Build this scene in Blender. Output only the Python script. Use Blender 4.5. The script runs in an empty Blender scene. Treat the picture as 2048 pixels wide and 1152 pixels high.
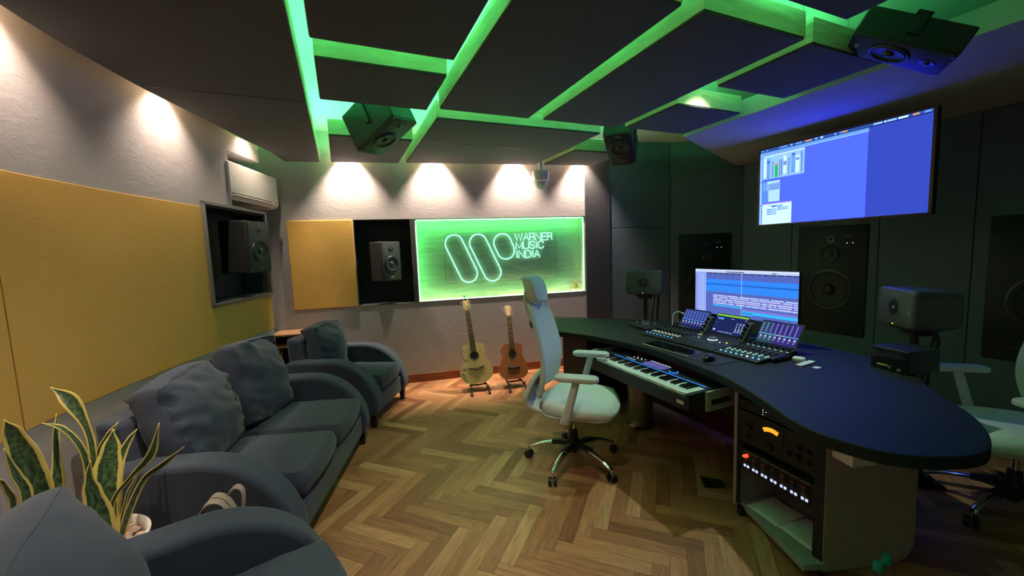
import bpy, bmesh, math, random
from mathutils import Vector as V, Matrix as M, Euler, noise
random.seed(7)
PI = math.pi
SC = bpy.context.scene
COL = SC.collection
def rad(a): return a * PI / 180

# ------------------------------------------------------------------ materials
def newmat(name):
    m = bpy.data.materials.new(name); m.use_nodes = True
    nt = m.node_tree; b = nt.nodes['Principled BSDF']
    return m, nt, b
def sock(b, n, v):
    if n in b.inputs: b.inputs[n].default_value = v
def plain(name, c, rough=.5, metal=0.0, spec=.5, coat=0, bump=None, vary=0.0, emit=None, es=1.0, trans=0, ior=1.45, sheen=0):
    """bump = (scale, strength, distance, stretch)"""
    m, nt, b = newmat(name)
    sock(b, 'Base Color', (*c, 1)); sock(b, 'Roughness', rough); sock(b, 'Metallic', metal)
    sock(b, 'Specular IOR Level', spec); sock(b, 'Coat Weight', coat); sock(b, 'IOR', ior)
    if sheen: sock(b, 'Sheen Weight', sheen); sock(b, 'Sheen Roughness', .5)
    if trans: sock(b, 'Transmission Weight', trans)
    if emit: sock(b, 'Emission Color', (*emit, 1)); sock(b, 'Emission Strength', es)
    if bump or vary:
        tc = nt.nodes.new('ShaderNodeTexCoord')
        n = nt.nodes.new('ShaderNodeTexNoise'); n.inputs['Detail'].default_value = 6
        mp = nt.nodes.new('ShaderNodeMapping')
        nt.links.new(tc.outputs['Object'], mp.inputs['Vector']); nt.links.new(mp.outputs['Vector'], n.inputs['Vector'])
        if bump:
            n.inputs['Scale'].default_value = bump[0]
            if len(bump) > 3: mp.inputs['Scale'].default_value = bump[3]
            bp = nt.nodes.new('ShaderNodeBump'); bp.inputs['Strength'].default_value = bump[1]; bp.inputs['Distance'].default_value = bump[2]
            nt.links.new(n.outputs['Fac'], bp.inputs['Height']); nt.links.new(bp.outputs['Normal'], b.inputs['Normal'])
        if vary:
            n2 = nt.nodes.new('ShaderNodeTexNoise'); n2.inputs['Scale'].default_value = 3.0; n2.inputs['Detail'].default_value = 4
            nt.links.new(tc.outputs['Object'], n2.inputs['Vector'])
            r = nt.nodes.new('ShaderNodeValToRGB')
            r.color_ramp.elements[0].position = .3; r.color_ramp.elements[1].position = .7
            r.color_ramp.elements[0].color = (*[x * (1 - vary) for x in c], 1)
            r.color_ramp.elements[1].color = (*[min(1, x * (1 + vary)) for x in c], 1)
            nt.links.new(n2.outputs['Fac'], r.inputs['Fac']); nt.links.new(r.outputs['Color'], b.inputs['Base Color'])
    return m
def wrinkled(name, c, big=.003, fine=.0015, rough=.75, sheen=0, stretch=(1, 1, 1.6)):
    """stretched wall cloth: broad creases plus a fine weave"""
    m, nt, b = newmat(name)
    sock(b, 'Base Color', (*c, 1)); sock(b, 'Roughness', rough); sock(b, 'Specular IOR Level', .35)
    if sheen: sock(b, 'Sheen Weight', sheen)
    tc = nt.nodes.new('ShaderNodeTexCoord'); mp = nt.nodes.new('ShaderNodeMapping'); mp.inputs['Scale'].default_value = stretch
    nt.links.new(tc.outputs['Object'], mp.inputs['Vector'])
    n = nt.nodes.new('ShaderNodeTexNoise'); n.inputs['Scale'].default_value = 13; n.inputs['Detail'].default_value = 5; n.inputs['Distortion'].default_value = 1.2
    n2 = nt.nodes.new('ShaderNodeTexNoise'); n2.inputs['Scale'].default_value = 60; n2.inputs['Detail'].default_value = 3
    n3 = nt.nodes.new('ShaderNodeTexNoise'); n3.inputs['Scale'].default_value = 420
    for k in (n, n2): nt.links.new(mp.outputs['Vector'], k.inputs['Vector'])
    nt.links.new(tc.outputs['Object'], n3.inputs['Vector'])
    b1 = nt.nodes.new('ShaderNodeBump'); b1.inputs['Strength'].default_value = .5; b1.inputs['Distance'].default_value = big
    b2 = nt.nodes.new('ShaderNodeBump'); b2.inputs['Strength'].default_value = .5; b2.inputs['Distance'].default_value = big * .35
    b3 = nt.nodes.new('ShaderNodeBump'); b3.inputs['Strength'].default_value = .4; b3.inputs['Distance'].default_value = fine
    nt.links.new(n.outputs['Fac'], b1.inputs['Height']); nt.links.new(n2.outputs['Fac'], b2.inputs['Height']); nt.links.new(n3.outputs['Fac'], b3.inputs['Height'])
    nt.links.new(b1.outputs['Normal'], b2.inputs['Normal']); nt.links.new(b2.outputs['Normal'], b3.inputs['Normal']); nt.links.new(b3.outputs['Normal'], b.inputs['Normal'])
    return m
def wood(name, c1, c2, scale=(1.5, 18, 18), rough=.45, coat=0.0, coord='Object', dark=None):
    m, nt, b = newmat(name)
    tc = nt.nodes.new('ShaderNodeTexCoord'); mp = nt.nodes.new('ShaderNodeMapping'); mp.inputs['Scale'].default_value = scale
    nt.links.new(tc.outputs[coord], mp.inputs['Vector'])
    n = nt.nodes.new('ShaderNodeTexNoise'); n.inputs['Scale'].default_value = 1.6; n.inputs['Detail'].default_value = 8; n.inputs['Distortion'].default_value = .8
    nt.links.new(mp.outputs['Vector'], n.inputs['Vector'])
    r = nt.nodes.new('ShaderNodeValToRGB'); e = r.color_ramp.elements
    e[0].position = .3; e[0].color = (*c1, 1); e[1].position = .68; e[1].color = (*c2, 1)
    nt.links.new(n.outputs['Fac'], r.inputs['Fac']); nt.links.new(r.outputs['Color'], b.inputs['Base Color'])
    sock(b, 'Roughness', rough); sock(b, 'Coat Weight', coat); sock(b, 'Coat Roughness', .25)
    return m
def glow(name, c, s):
    m, nt, b = newmat(name)
    nt.nodes.remove(b); e = nt.nodes.new('ShaderNodeEmission'); e.inputs['Color'].default_value = (*c, 1); e.inputs['Strength'].default_value = s
    nt.links.new(e.outputs[0], nt.nodes['Material Output'].inputs['Surface'])
    return m

MT = {}
MT['wallgrey'] = wrinkled('grey_wall_cloth', (.40, .37, .38))
MT['yellow'] = wrinkled('yellow_wall_cloth', (.62, .36, .085), big=.0018)
MT['leather'] = wrinkled('black_leatherette', (.045, .045, .05), big=.003, fine=.003, rough=.5)
MT['darkpanel'] = wrinkled('dark_felt', (.10, .135, .165), big=.001, fine=.002, rough=.9)
MT['nicheblack'] = plain('niche_black', (.018, .02, .024), .85, bump=(300, .3, .001))
MT['trimgrey'] = plain('niche_trim', (.15, .15, .155), .5)
MT['cloud'] = plain('charcoal_cloth', (.060, .059, .061), .95, bump=(500, .35, .0012), sheen=.1)
MT['soffit'] = plain('soffit_cloth', (.42, .42, .43), .95, bump=(500, .3, .001))
MT['cloudwood'] = wood('pale_oak', (.50, .41, .27), (.70, .59, .42), (3, 3, 22), .55)
MT['slab'] = plain('ceiling_paint', (.72, .74, .72), .8)
MT['rear'] = plain('rear_wall_paint', (.42, .40, .39), .9)
MT['baseboard'] = wood('red_brown_board', (.16, .035, .012), (.26, .065, .02), (2, 2, 20), .35, .3)
MT['nichewood'] = wood('pale_niche_laminate', (.46, .48, .36), (.64, .68, .54), (2.2, 2.2, 26), .4)
MT['sofa'] = plain('blue_grey_cloth', (.034, .047, .078), .85, bump=(350, .35, .0012), sheen=.12)
MT['sofaseam'] = plain('seam_thread', (.05, .06, .08), .9)
MT['sofaleg'] = plain('dark_stained_leg', (.02, .012, .009), .35)
MT['black'] = plain('satin_black', (.014, .014, .016), .45)
MT['blackgloss'] = plain('gloss_black', (.008, .008, .01), .12)
MT['blackrubber'] = plain('black_rubber', (.012, .012, .013), .6)
MT['cabinetblack'] = plain('speaker_cabinet', (.013, .015, .016), .55, bump=(200, .2, .0006))
MT['cone'] = plain('speaker_cone', (.012, .013, .013), .5)
MT['conegloss'] = plain('dust_cap', (.03, .03, .032), .28)
MT['ring'] = plain('driver_ring', (.05, .05, .052), .35, .5)
MT['silver'] = plain('silver_ring', (.45, .45, .44), .3, .9)
MT['chrome'] = plain('chrome', (.75, .75, .74), .12, 1.0)
MT['steel'] = plain('brushed_steel', (.36, .33, .31), .30, 1.0, bump=(40, .1, .001, (60, 60, .5)))
MT['white'] = plain('white_plastic', (.80, .79, .75), .4)
MT['whitemetal'] = plain('white_enamel', (.72, .70, .66), .5)
MT['letter'] = plain('logo_print', (.55, .55, .55), .5)
MT['genelec'] = plain('dark_grey_cast', (.065, .07, .07), .5)
MT['desk'] = plain('black_desk_laminate', (.013, .016, .017), .6, spec=.3, bump=(250, .12, .0006))
MT['deskunder'] = plain('desk_black_board', (.016, .015, .015), .6)
MT['deskwood'] = wood('dark_red_board', (.06, .018, .01), (.10, .03, .015), (2, 10, 10), .4)
MT['cabgrey'] = plain('grey_laminate', (.36, .30, .26), .6)
MT['drawer'] = plain('grey_drawer_side', (.36, .34, .33), .55)
MT['cabfloor'] = plain('pale_laminate', (.30, .33, .31), .5)
MT['paper'] = plain('paper', (.72, .72, .71), .8)
MT['chairmesh'] = plain('grey_chair_mesh', (.66, .68, .70), .8, bump=(700, .5, .001))
MT['chairgrey'] = plain('pale_grey_plastic', (.62, .62, .60), .45)
MT['chairseat'] = plain('pale_seat_cloth', (.66, .70, .68), .85, bump=(500, .4, .001), sheen=.2)
MT['keywhite'] = plain('ivory_key', (.80, .82, .76), .25)
MT['keyblack'] = plain('ebony_key', (.01, .01, .012), .25)
MT['spruce'] = wood('spruce_top', (.62, .44, .22), (.72, .54, .30), (60, 60, 1.2), .35, .4)
MT['mahogany'] = wood('mahogany_top', (.27, .085, .033), (.37, .13, .05), (50, 50, 1.2), .32, .4)
MT['neckwood'] = wood('guitar_neck', (.30, .16, .07), (.40, .22, .10), (20, 20, 2), .4)
MT['fret'] = plain('fretboard', (.24, .14, .07), .45)
MT['headpale'] = wood('pale_headstock', (.42, .29, .15), (.52, .38, .20), (40, 40, 2), .4)
MT['nickel'] = plain('nickel', (.65, .62, .55), .25, 1.0)
MT['soundhole'] = plain('soundhole_dark', (.01, .007, .005), .9)
MT['bind'] = plain('inlay_ring', (.16, .12, .07), .5)
MT['bridge'] = plain('dark_bridge', (.02, .016, .014), .4)
MT['ink'] = plain('pen_ink', (.10, .07, .04), .6)
MT['acwhite'] = plain('ac_white', (.78, .77, .72), .35)
MT['potwhite'] = plain('white_ceramic', (.72, .66, .62), .35)
MT['soil'] = plain('soil', (.10, .055, .035), .95, bump=(60, .8, .01))
MT['pebble'] = plain('pink_pebble', (.55, .38, .32), .7, bump=(40, .8, .01), vary=.4)
MT['bagtan'] = plain('tan_canvas', (.36, .30, .25), .8, bump=(200, .3, .001), vary=.25)
MT['brownbag'] = plain('brown_paper', (.34, .17, .09), .8, bump=(25, .9, .01), vary=.3)
MT['shelfwood'] = wood('shelf_wood', (.30, .16, .08), (.42, .24, .13), (3, 10, 10), .5)
MT['cableblack'] = plain('cable', (.01, .01, .01), .5)
MT['cablewhite'] = plain('white_cable', (.7, .7, .66), .5)
MT['bottle'] = plain('clear_plastic', (.95, .98, .97), .06, trans=1.0, ior=1.3)
MT['captur'] = plain('turquoise_cap', (.01, .36, .33), .4)
MT['acrylic'] = plain('clear_acrylic', (1, 1, 1), .03, trans=1.0, ior=1.05)
MT['smoke'] = plain('smoked_dome', (.01, .01, .012), .05, coat=1)
MT['orangeglow'] = glow('vu_meter_light', (1.0, .28, .02), 1.6)
MT['redglow'] = glow('red_lamp', (1.0, .08, .02), 1.6)
MT['ledwhite'] = glow('white_led', (.8, .95, 1.0), 1.3)
MT['ledlilac'] = glow('lilac_button_light', (.55, .65, 1.0), 1.1)
MT['ledwarm'] = glow('warm_key_light', (.80, .85, .62), .8)
MT['ledblue'] = glow('blue_key_light', (.05, .38, .95), 1.2)
MT['ledcyan'] = glow('cyan_key_light', (.15, .80, .85), 1.0)
MT['ledgreen'] = glow('green_led', (.55, 1.0, .05), 1.5)
MT['ledmint'] = glow('mint_key_light', (.45, .95, .6), .8)
MT['bluestrip'] = glow('blue_light_strip', (.02, .20, 1.0), 1.6)
MT['synthscreen'] = glow('lilac_display', (.13, .11, .42), .8)
MT['greenled'] = glow('green_led_strip', (.080, 1.0, .29), 44.0)
MT['nicheled'] = glow('niche_led_strip', (.12, 1.0, .25), 26.0)
MT['nicheled2'] = glow('niche_led_soft', (.10, 1.0, .24), 17.0)
MT['nicheled'] = glow('niche_led_strip', (.12, 1.0, .25), 44.0)
MT['nichelens'] = glow('niche_led_lens', (.45, 1.0, .70), 2.2)
MT['neon'] = glow('neon_tube', (.30, 1.0, .58), 1.9)
MT['lamp'] = glow('downlight_lens', (1.0, .82, .62), 30.0)
def M_(k): return MT[k]

# ------------------------------------------------------------------ mesh builder
class MB:
    def __init__(s): s.v = []; s.f = []; s.mi = []; s.mats = []; s.T = M.Identity(4); s.cur = 0; s.uv = {}
    def mat(s, k):
        if k not in s.mats: s.mats.append(k)
        s.cur = s.mats.index(k); return s
    def at(s, loc=(0, 0, 0), rot=(0, 0, 0)):
        s.T = M.Translation(V(loc)) @ Euler(rot).to_matrix().to_4x4(); return s
    def add(s, vs, fs):
        o = len(s.v); s.v += [tuple(s.T @ V(p)) for p in vs]
        for f in fs: s.f.append([o + i for i in f]); s.mi.append(s.cur)
        return o
    def box(s, c, d, rz=0):
        x, y, z = d[0] / 2, d[1] / 2, d[2] / 2; R = M.Rotation(rz, 3, 'Z'); c = V(c)
        vs = [c + R @ V((a * x, b * y, e * z)) for a in (-1, 1) for b in (-1, 1) for e in (-1, 1)]
        s.add(vs, [(0, 1, 3, 2), (4, 6, 7, 5), (0, 4, 5, 1), (2, 3, 7, 6), (0, 2, 6, 4), (1, 5, 7, 3)]); return s
    def b2(s, x0, x1, y0, y1, z0, z1): return s.box(((x0 + x1) / 2, (y0 + y1) / 2, (z0 + z1) / 2), (x1 - x0, y1 - y0, z1 - z0))
    def prism(s, poly, z0, z1):
        n = len(poly); vs = [(p[0], p[1], z0) for p in poly] + [(p[0], p[1], z1) for p in poly]
        s.add(vs, [list(range(n))[::-1], list(range(n, 2 * n))] + [(i, (i + 1) % n, n + (i + 1) % n, n + i) for i in range(n)]); return s
    def loft(s, rings, cap0=True, cap1=True, closed=True):
        n = len(rings[0]); vs = [p for r in rings for p in r]; fs = []
        for k in range(len(rings) - 1):
            for i in range(n if closed else n - 1):
                j = (i + 1) % n; fs.append((k * n + i, k * n + j, (k + 1) * n + j, (k + 1) * n + i))
        if cap0: fs.append(list(range(n))[::-1])
        if cap1: fs.append([(len(rings) - 1) * n + i for i in range(n)])
        s.add(vs, fs); return s
    def lathe(s, prof, c=(0, 0, 0), axis='Z', n=28, cap=True):
        rings = []; c = V(c)
        for r, h in prof:
            ring = []
            for i in range(n):
                a = 2 * PI * i / n; p = (r * math.cos(a), r * math.sin(a), h)
                if axis == 'Y': p = (p[0], -h, p[1])      # h grows toward -Y
                if axis == 'X': p = (h, p[0], p[1])
                ring.append(c + V(p))
            rings.append(ring)
        return s.loft(rings, cap, cap)
    def cyl(s, p0, p1, r0, r1=None, n=14):
        return s.tube([p0, p1], [r0, r0 if r1 is None else r1], n)
    def tube(s, pts, r, n=8, closed=False):
        pts = [V(p) for p in pts]; N = len(pts); rr = r if isinstance(r, (list, tuple)) else [r] * N
        rings = []; up = None
        for i, p in enumerate(pts):
            if closed: t = pts[(i + 1) % N] - pts[i - 1]
            else: t = pts[min(i + 1, N - 1)] - pts[max(i - 1, 0)]
            t.normalize()
            if up is None:
                up = V((0, 0, 1)) if abs(t.z) < .9 else V((1, 0, 0))
            u = (up - t * up.dot(t))
            if u.length < 1e-6: u = t.orthogonal()
            u.normalize(); w = t.cross(u); up = u
            rings.append([p + (u * math.cos(2 * PI * k / n) + w * math.sin(2 * PI * k / n)) * rr[i] for k in range(n)])
        if closed: rings.append(rings[0])
        return s.loft(rings, not closed, not closed)
    def sphere(s, c, r, n=14, sc=(1, 1, 1)):
        c = V(c); m = n // 2 + 1; rings = []
        for k in range(m):
            th = PI * (k + .001) / (m - 1 + .002); rings.append([c + V((r * sc[0] * math.sin(th) * math.cos(2 * PI * i / n), r * sc[1] * math.sin(th) * math.sin(2 * PI * i / n), -r * sc[2] * math.cos(th))) for i in range(n)])
        return s.loft(rings)
    def build(s, name, parent=None, mat=None, bevel=0, seg=2, smooth=40, sub=0, solid=0, loc=None, col=None):
        me = bpy.data.meshes.new(name); me.from_pydata(s.v, [], s.f)
        for k in (s.mats or [mat]): me.materials.append(MT[k] if isinstance(k, str) else k)
        if s.mats: me.polygons.foreach_set('material_index', s.mi)
        bm = bmesh.new(); bm.from_mesh(me); bmesh.ops.recalc_face_normals(bm, faces=bm.faces); bm.to_mesh(me); bm.free()
        o = bpy.data.objects.new(name, me); COL.objects.link(o)
        if parent is not None: o.parent = parent
        if loc is not None: o.location = loc
        if solid: q = o.modifiers.new('solid', 'SOLIDIFY'); q.thickness = solid; q.offset = 0
        if bevel:
            q = o.modifiers.new('bevel', 'BEVEL'); q.width = bevel; q.segments = seg; q.limit_method = 'ANGLE'; q.angle_limit = rad(35)
        if sub: q = o.modifiers.new('sub', 'SUBSURF'); q.levels = sub; q.render_levels = sub
        if smooth:
            for p in me.polygons: p.use_smooth = True
            try: me.set_sharp_from_angle(angle=rad(smooth))
            except Exception: pass
        return o
def thing(name, label, cat, loc=(0, 0, 0), rz=0, group=None, rot=None):
    o = bpy.data.objects.new(name, None); COL.objects.link(o); o.empty_display_size = .1
    o.location = loc; o.rotation_euler = rot if rot is not None else (0, 0, rz)
    o['label'] = label; o['category'] = cat
    if group: o['group'] = group
    return o
def tag(o, label, cat, group=None, kind=None):
    o['label'] = label; o['category'] = cat
    if group: o['group'] = group
    if kind: o['kind'] = kind
    return o
def struct(o): o['kind'] = 'structure'; return o
def orient(o, pos, face, up=(0, 0, 1)):
    """local -Y looks along face, local Z as near to up as possible"""
    y = -V(face).normalized(); z = V(up) - y * V(up).dot(y); z.normalize(); x = y.cross(z)
    o.matrix_world = M.Translation(V(pos)) @ M((x, y, z)).transposed().to_4x4()
def arc(c, r, a0, a1, n=10): return [(c[0] + r * math.cos(rad(a0 + (a1 - a0) * i / n)), c[1] + r * math.sin(rad(a0 + (a1 - a0) * i / n))) for i in range(n + 1)]
def rrect(w, h, r, n=5):
    return arc((w / 2 - r, h / 2 - r), r, 0, 90, n) + arc((-w / 2 + r, h / 2 - r), r, 90, 180, n) + arc((-w / 2 + r, -h / 2 + r), r, 180, 270, n) + arc((w / 2 - r, -h / 2 + r), r, 270, 360, n)
def cat_rom(pts, n=6):
    pts = [V(p) for p in pts]; P = [pts[0] * 2 - pts[1]] + pts + [pts[-1] * 2 - pts[-2]]; out = []
    for i in range(1, len(P) - 2):
        for k in range(n):
            t = k / n; a, b, c, d = P[i - 1], P[i], P[i + 1], P[i + 2]
            out.append(.5 * ((2 * b) + (c - a) * t + (2 * a - 5 * b + 4 * c - d) * t * t + (3 * b - a - 3 * c + d) * t ** 3))
    return out + [pts[-1]]
# stroke letters (unit box 0..1 wide, 0..1 high)
GL = {'W': [[(0, 1), (.25, 0), (.5, .95), (.75, 0), (1, 1)]], 'A': [[(0, 0), (.5, 1), (1, 0)], [(.2, .36), (.8, .36)]],
 'R': [[(0, 0), (0, 1), (.6, 1), (.85, .92), (.95, .75), (.85, .57), (.6, .48), (0, .48)], [(.6, .48), (.85, .4), (.9, .2), (.98, 0)]],
 'N': [[(0, 0), (0, 1), (1, 0), (1, 1)]], 'E': [[(1, 1), (0, 1), (0, 0), (1, 0)], [(0, .52), (.9, .52)]],
 'M': [[(0, 0), (0, 1), (.5, .1), (1, 1), (1, 0)]], 'U': [[(0, 1), (0, .35), (.12, .08), (.5, 0), (.88, .08), (1, .35), (1, 1)]],
 'S': [[(.97, .75), (.85, .95), (.5, 1.02), (.15, .95), (.05, .75), (.2, .58), (.8, .43), (.97, .25), (.85, .05), (.5, -.02), (.12, .06), (0, .27)]],
 'I': [[(.5, 0), (.5, 1)]], 'C': [[(1, .72), (.85, .94), (.5, 1.02), (.15, .92), (0, .6), (0, .4), (.15, .08), (.5, -.02), (.85, .06), (1, .3)]],
 'D': [[(0, 0), (0, 1), (.5, 1), (.85, .88), (1, .6), (1, .4), (.85, .12), (.5, 0), (0, 0)]],
 'T': [[(0, 1), (1, 1)], [(.5, 1), (.5, 0)]]}
GW = {'W': 1.25, 'I': .22, 'M': 1.0}
def write(mb, text, o, ux, uz, h, w, gap, r, n=6):
    """tube lettering starting at o along ux, height along uz; returns end"""
    o = V(o); ux = V(ux); uz = V(uz); x = 0
    for ch in text:
        cw = w * GW.get(ch, .8 if ch in 'ERS' else .9)
        for st in GL[ch]: mb.tube([o + ux * (x + p[0] * cw) + uz * (p[1] * h) for p in st], r, n)
        x += cw + gap
    return x
# ------------------------------------------------------------------ camera (solved from the photograph's vanishing points)
cam_d = bpy.data.cameras.new('camera'); cam = bpy.data.objects.new('camera', cam_d); COL.objects.link(cam)
f_px, pitch, roll, azF = 791.13, .0960053, .0369927, -.4046634
down = V((math.sin(roll) * math.cos(pitch), math.cos(roll) * math.cos(pitch), math.sin(pitch)))
fw = V((0, 0, 1)) - down * down.z; fw.normalize(); rt = down.cross(fw)
Yc = rt * math.sin(azF) + fw * math.cos(azF); Xc = rt * math.sin(azF + PI / 2) + fw * math.cos(azF + PI / 2)
Rw = M((Xc, Yc, -down))                       # image axes (x right, y down, z forward) -> room axes
cam.matrix_world = M.Translation((0, 0, 1.5)) @ (Rw @ M(((1, 0, 0), (0, -1, 0), (0, 0, -1)))).to_4x4()
cam_d.sensor_width = 36; cam_d.lens = 36 * f_px / 2048; cam_d.clip_start = .02
SC.camera = cam
SC.view_settings.view_transform = 'Standard'; SC.view_settings.look = 'None'; SC.view_settings.gamma = 1
SC.view_settings.exposure = 0.2; SC.view_settings.use_curve_mapping = False
w = bpy.data.worlds.new('dark'); SC.world = w; w.use_nodes = True; w.node_tree.nodes['Background'].inputs[0].default_value = (0, 0, 0, 1)

# ------------------------------------------------------------------ floor: herringbone planks
def make_floor():
    W, L, g = .0768, .4608, .0007
    a0, b0 = -.457, 1.842; s2 = math.sqrt(.5)
    vs, fs, tone, uvs = [], [], [], []
    def plank(a, b, la, lb):
        c = [(a + g, b + g), (a + la - g, b + g), (a + la - g, b + lb - g), (a + g, b + lb - g)]
        P = [((u + v) * s2, (u - v) * s2) for v, u in c]
        cx = sum(p[0] for p in P) / 4; cy = sum(p[1] for p in P) / 4
        if not (-1.9 < cx < 5.3 and -2.5 < cy < 5.4): return
        o = len(vs); vs.extend([(p[0], p[1], 0) for p in P]); fs.append((o, o + 1, o + 2, o + 3))
        t = random.random(); tone.extend([(t, random.random(), 0, 1)] * 4)
        ou, ov = random.random() * 40, random.random() * 40
        if la > lb: uvs.extend([(ou, ov), (ou + la, ov), (ou + la, ov + lb), (ou, ov + lb)])
        else: uvs.extend([(ou, ov), (ou, ov + la), (ou + lb, ov + la), (ou + lb, ov)])
    for n in range(-14, 15):
        for i in range(-90, 91):
            A0, B0 = a0 + i * W + n * L, b0 + i * W - n * L
            plank(A0, B0, L, W); plank(A0, B0 + W, W, L)
    o = len(vs); vs.extend([(-2.2, -2.8, -.004), (5.6, -2.8, -.004), (5.6, 5.6, -.004), (-2.2, 5.6, -.004)]); fs.append((o, o + 1, o + 2, o + 3)); tone.extend([(0, 0, 1, 1)] * 4); uvs.extend([(0, 0)] * 4)
    me = bpy.data.meshes.new('floor'); me.from_pydata(vs, [], fs)
    ca = me.color_attributes.new('tone', 'FLOAT_COLOR', 'CORNER'); uv = me.uv_layers.new(name='UVMap')
    for k in range(len(me.loops)): ca.data[k].color = tone[k]; uv.data[k].uv = uvs[k]
    bm = bmesh.new(); bm.from_mesh(me)
    for fc in bm.faces:
        if fc.normal.z < 0: fc.normal_flip()
    bm.to_mesh(me); bm.free()
    m, nt, b = newmat('herringbone_parquet')
    at = nt.nodes.new('ShaderNodeVertexColor'); at.layer_name = 'tone'
    sp = nt.nodes.new('ShaderNodeSeparateColor'); nt.links.new(at.outputs['Color'], sp.inputs[0])
    rp = nt.nodes.new('ShaderNodeValToRGB'); e = rp.color_ramp.elements
    e[0].color = (.23, .085, .037, 1); e[1].color = (.52, .275, .14, 1); e.new(.3).color = (.32, .13, .06, 1); e.new(.75).color = (.42, .19, .093, 1)
    nt.links.new(sp.outputs[0], rp.inputs['Fac'])
    tc = nt.nodes.new('ShaderNodeTexCoord'); mp = nt.nodes.new('ShaderNodeMapping'); mp.inputs['Scale'].default_value = (5, 55, 1)
    nt.links.new(tc.outputs['UV'], mp.inputs['Vector'])
    n = nt.nodes.new('ShaderNodeTexNoise'); n.inputs['Scale'].default_value = 1; n.inputs['Detail'].default_value = 7; n.inputs['Distortion'].default_value = 1.3
    nt.links.new(mp.outputs['Vector'], n.inputs['Vector'])
    mr = nt.nodes.new('ShaderNodeMapRange'); mr.inputs[1].default_value = .3; mr.inputs[2].default_value = .7; mr.inputs[3].default_value = .72; mr.inputs[4].default_value = 1.22
    nt.links.new(n.outputs['Fac'], mr.inputs[0])
    mx = nt.nodes.new('ShaderNodeMix'); mx.data_type = 'RGBA'; mx.blend_type = 'MULTIPLY'; mx.inputs['Factor'].default_value = 1
    nt.links.new(rp.outputs['Color'], mx.inputs['A']); nt.links.new(mr.outputs[0], mx.inputs['B'])
    m2 = nt.nodes.new('ShaderNodeMix'); m2.data_type = 'RGBA'; m2.inputs['B'].default_value = (.02, .01, .006, 1)
    nt.links.new(sp.outputs[2], m2.inputs['Factor']); nt.links.new(mx.outputs['Result'], m2.inputs['A']); nt.links.new(m2.outputs['Result'], b.inputs['Base Color'])
    bp = nt.nodes.new('ShaderNodeBump'); bp.inputs['Strength'].default_value = .15; bp.inputs['Distance'].default_value = .001
    nt.links.new(n.outputs['Fac'], bp.inputs['Height']); nt.links.new(bp.outputs['Normal'], b.inputs['Normal'])
    sock(b, 'Roughness', .40); sock(b, 'Specular IOR Level', .45)
    me.materials.append(m)
    o = bpy.data.objects.new('floor', me); COL.objects.link(o); struct(o)
make_floor()

# ------------------------------------------------------------------ walls
nd = V((.98685, -.16160, 0)); nn = V((.1616, .98685, 0)); NA = V((.627, 4.615, 0)); NROT = (0, 0, -math.atan2(.1616, .98685))
def nwp(s, z, dep=0): return NA + nd * s + nn * dep + V((0, 0, z))
LC = cat_rom([(-1.42, -2.3, 0), (-1.38, -1, 0), (-1.345, .3, 0), (-1.315, 1.4, 0), (-1.25, 2.28, 0), (-1.18, 2.67, 0), (-1.10, 3.0, 0), (-.955, 3.47, 0), (-.86, 3.79, 0), (-.76, 4.1, 0), (-.65, 4.45, 0)], 5)
def lc_cut(y0, y1):
    def at(y):
        for a, b in zip(LC, LC[1:]):
            if a.y <= y <= b.y: return a.lerp(b, (y - a.y) / max(1e-9, b.y - a.y))
        return LC[0] if y < LC[0].y else LC[-1]
    return [at(y0)] + [p for p in LC if y0 + .01 < p.y < y1 - .01] + [at(y1)]
def off(pts, d):
    out = []
    for i, p in enumerate(pts):
        t = (pts[min(i + 1, len(pts) - 1)] - pts[max(i - 1, 0)]).normalized(); out.append(p + V((t.y, -t.x, 0)) * d)   # + = into the room
    return out
def slab_along(mb, pts, z0, z1, d0, d1):
    a, b = off(pts, d0), off(pts, d1)
    mb.loft([[V((p.x, p.y, z0)), V((q.x, q.y, z0)), V((q.x, q.y, z1)), V((p.x, p.y, z1))] for p, q in zip(a, b)])
wl = MB(); wl.mat('wallgrey')
slab_along(wl, LC, 0, .825, -.34, 0)
slab_along(wl, lc_cut(-2.3, 3.60), .825, 1.92, -.30, 0)
slab_along(wl, lc_cut(3.60, 4.45), .825, 1.16, -.34, 0)
slab_along(wl, lc_cut(-2.3, 3.99), 1.92, 2.82, -.26, 0)
struct(wl.build('wall_left', smooth=25))
def rack_rot(d): return (0, 0, math.atan2(d[1], d[0]))
NL = V((-.945, 3.51, 0)); nld = (.2995, .954); NLR = rack_rot(nld)
n2 = MB(); n2.at(NL, NLR)
n2.mat('nicheblack'); n2.b2(.11, .985, .22, .30, 1.15, 1.93); n2.b2(.09, .125, 0, .22, 1.15, 1.93); n2.b2(.965, .995, 0, .22, 1.15, 1.93); n2.b2(.09, .99, 0, .30, 1.15, 1.18); n2.b2(.09, .99, -.0, .30, 1.905, 1.93)
n2.mat('trimgrey'); n2.b2(.095, .115, -.025, .0, 1.155, 1.945); n2.b2(.965, 1.0, -.025, .22, 1.155, 1.945); n2.b2(.095, 1.0, -.025, .0, 1.155, 1.175); n2.b2(.095, 1.0, -.025, .05, 1.92, 1.945)
struct(n2.build('wall_left_niche', bevel=.002))
def cloth_panel(name, label, y0, y1, z0, z1, notch=None):
    mb = MB(); mb.mat('yellow')
    if notch is None: slab_along(mb, lc_cut(y0, y1), z0, z1, -.004, .005)
    else:
        slab_along(mb, lc_cut(y0, notch[0]), z0, z1, -.004, .005); slab_along(mb, lc_cut(notch[0], y1), z0, notch[1], -.004, .005)
    return tag(mb.build(name, bevel=.002, smooth=30), label, 'wall panel', 'mustard wall panels')
cloth_panel('fabric_wall_panel', 'long mustard yellow fabric panel with black speaker recess cut into it', 2.255, 4.45, .825, 1.90, (3.605, 1.155))
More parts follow.
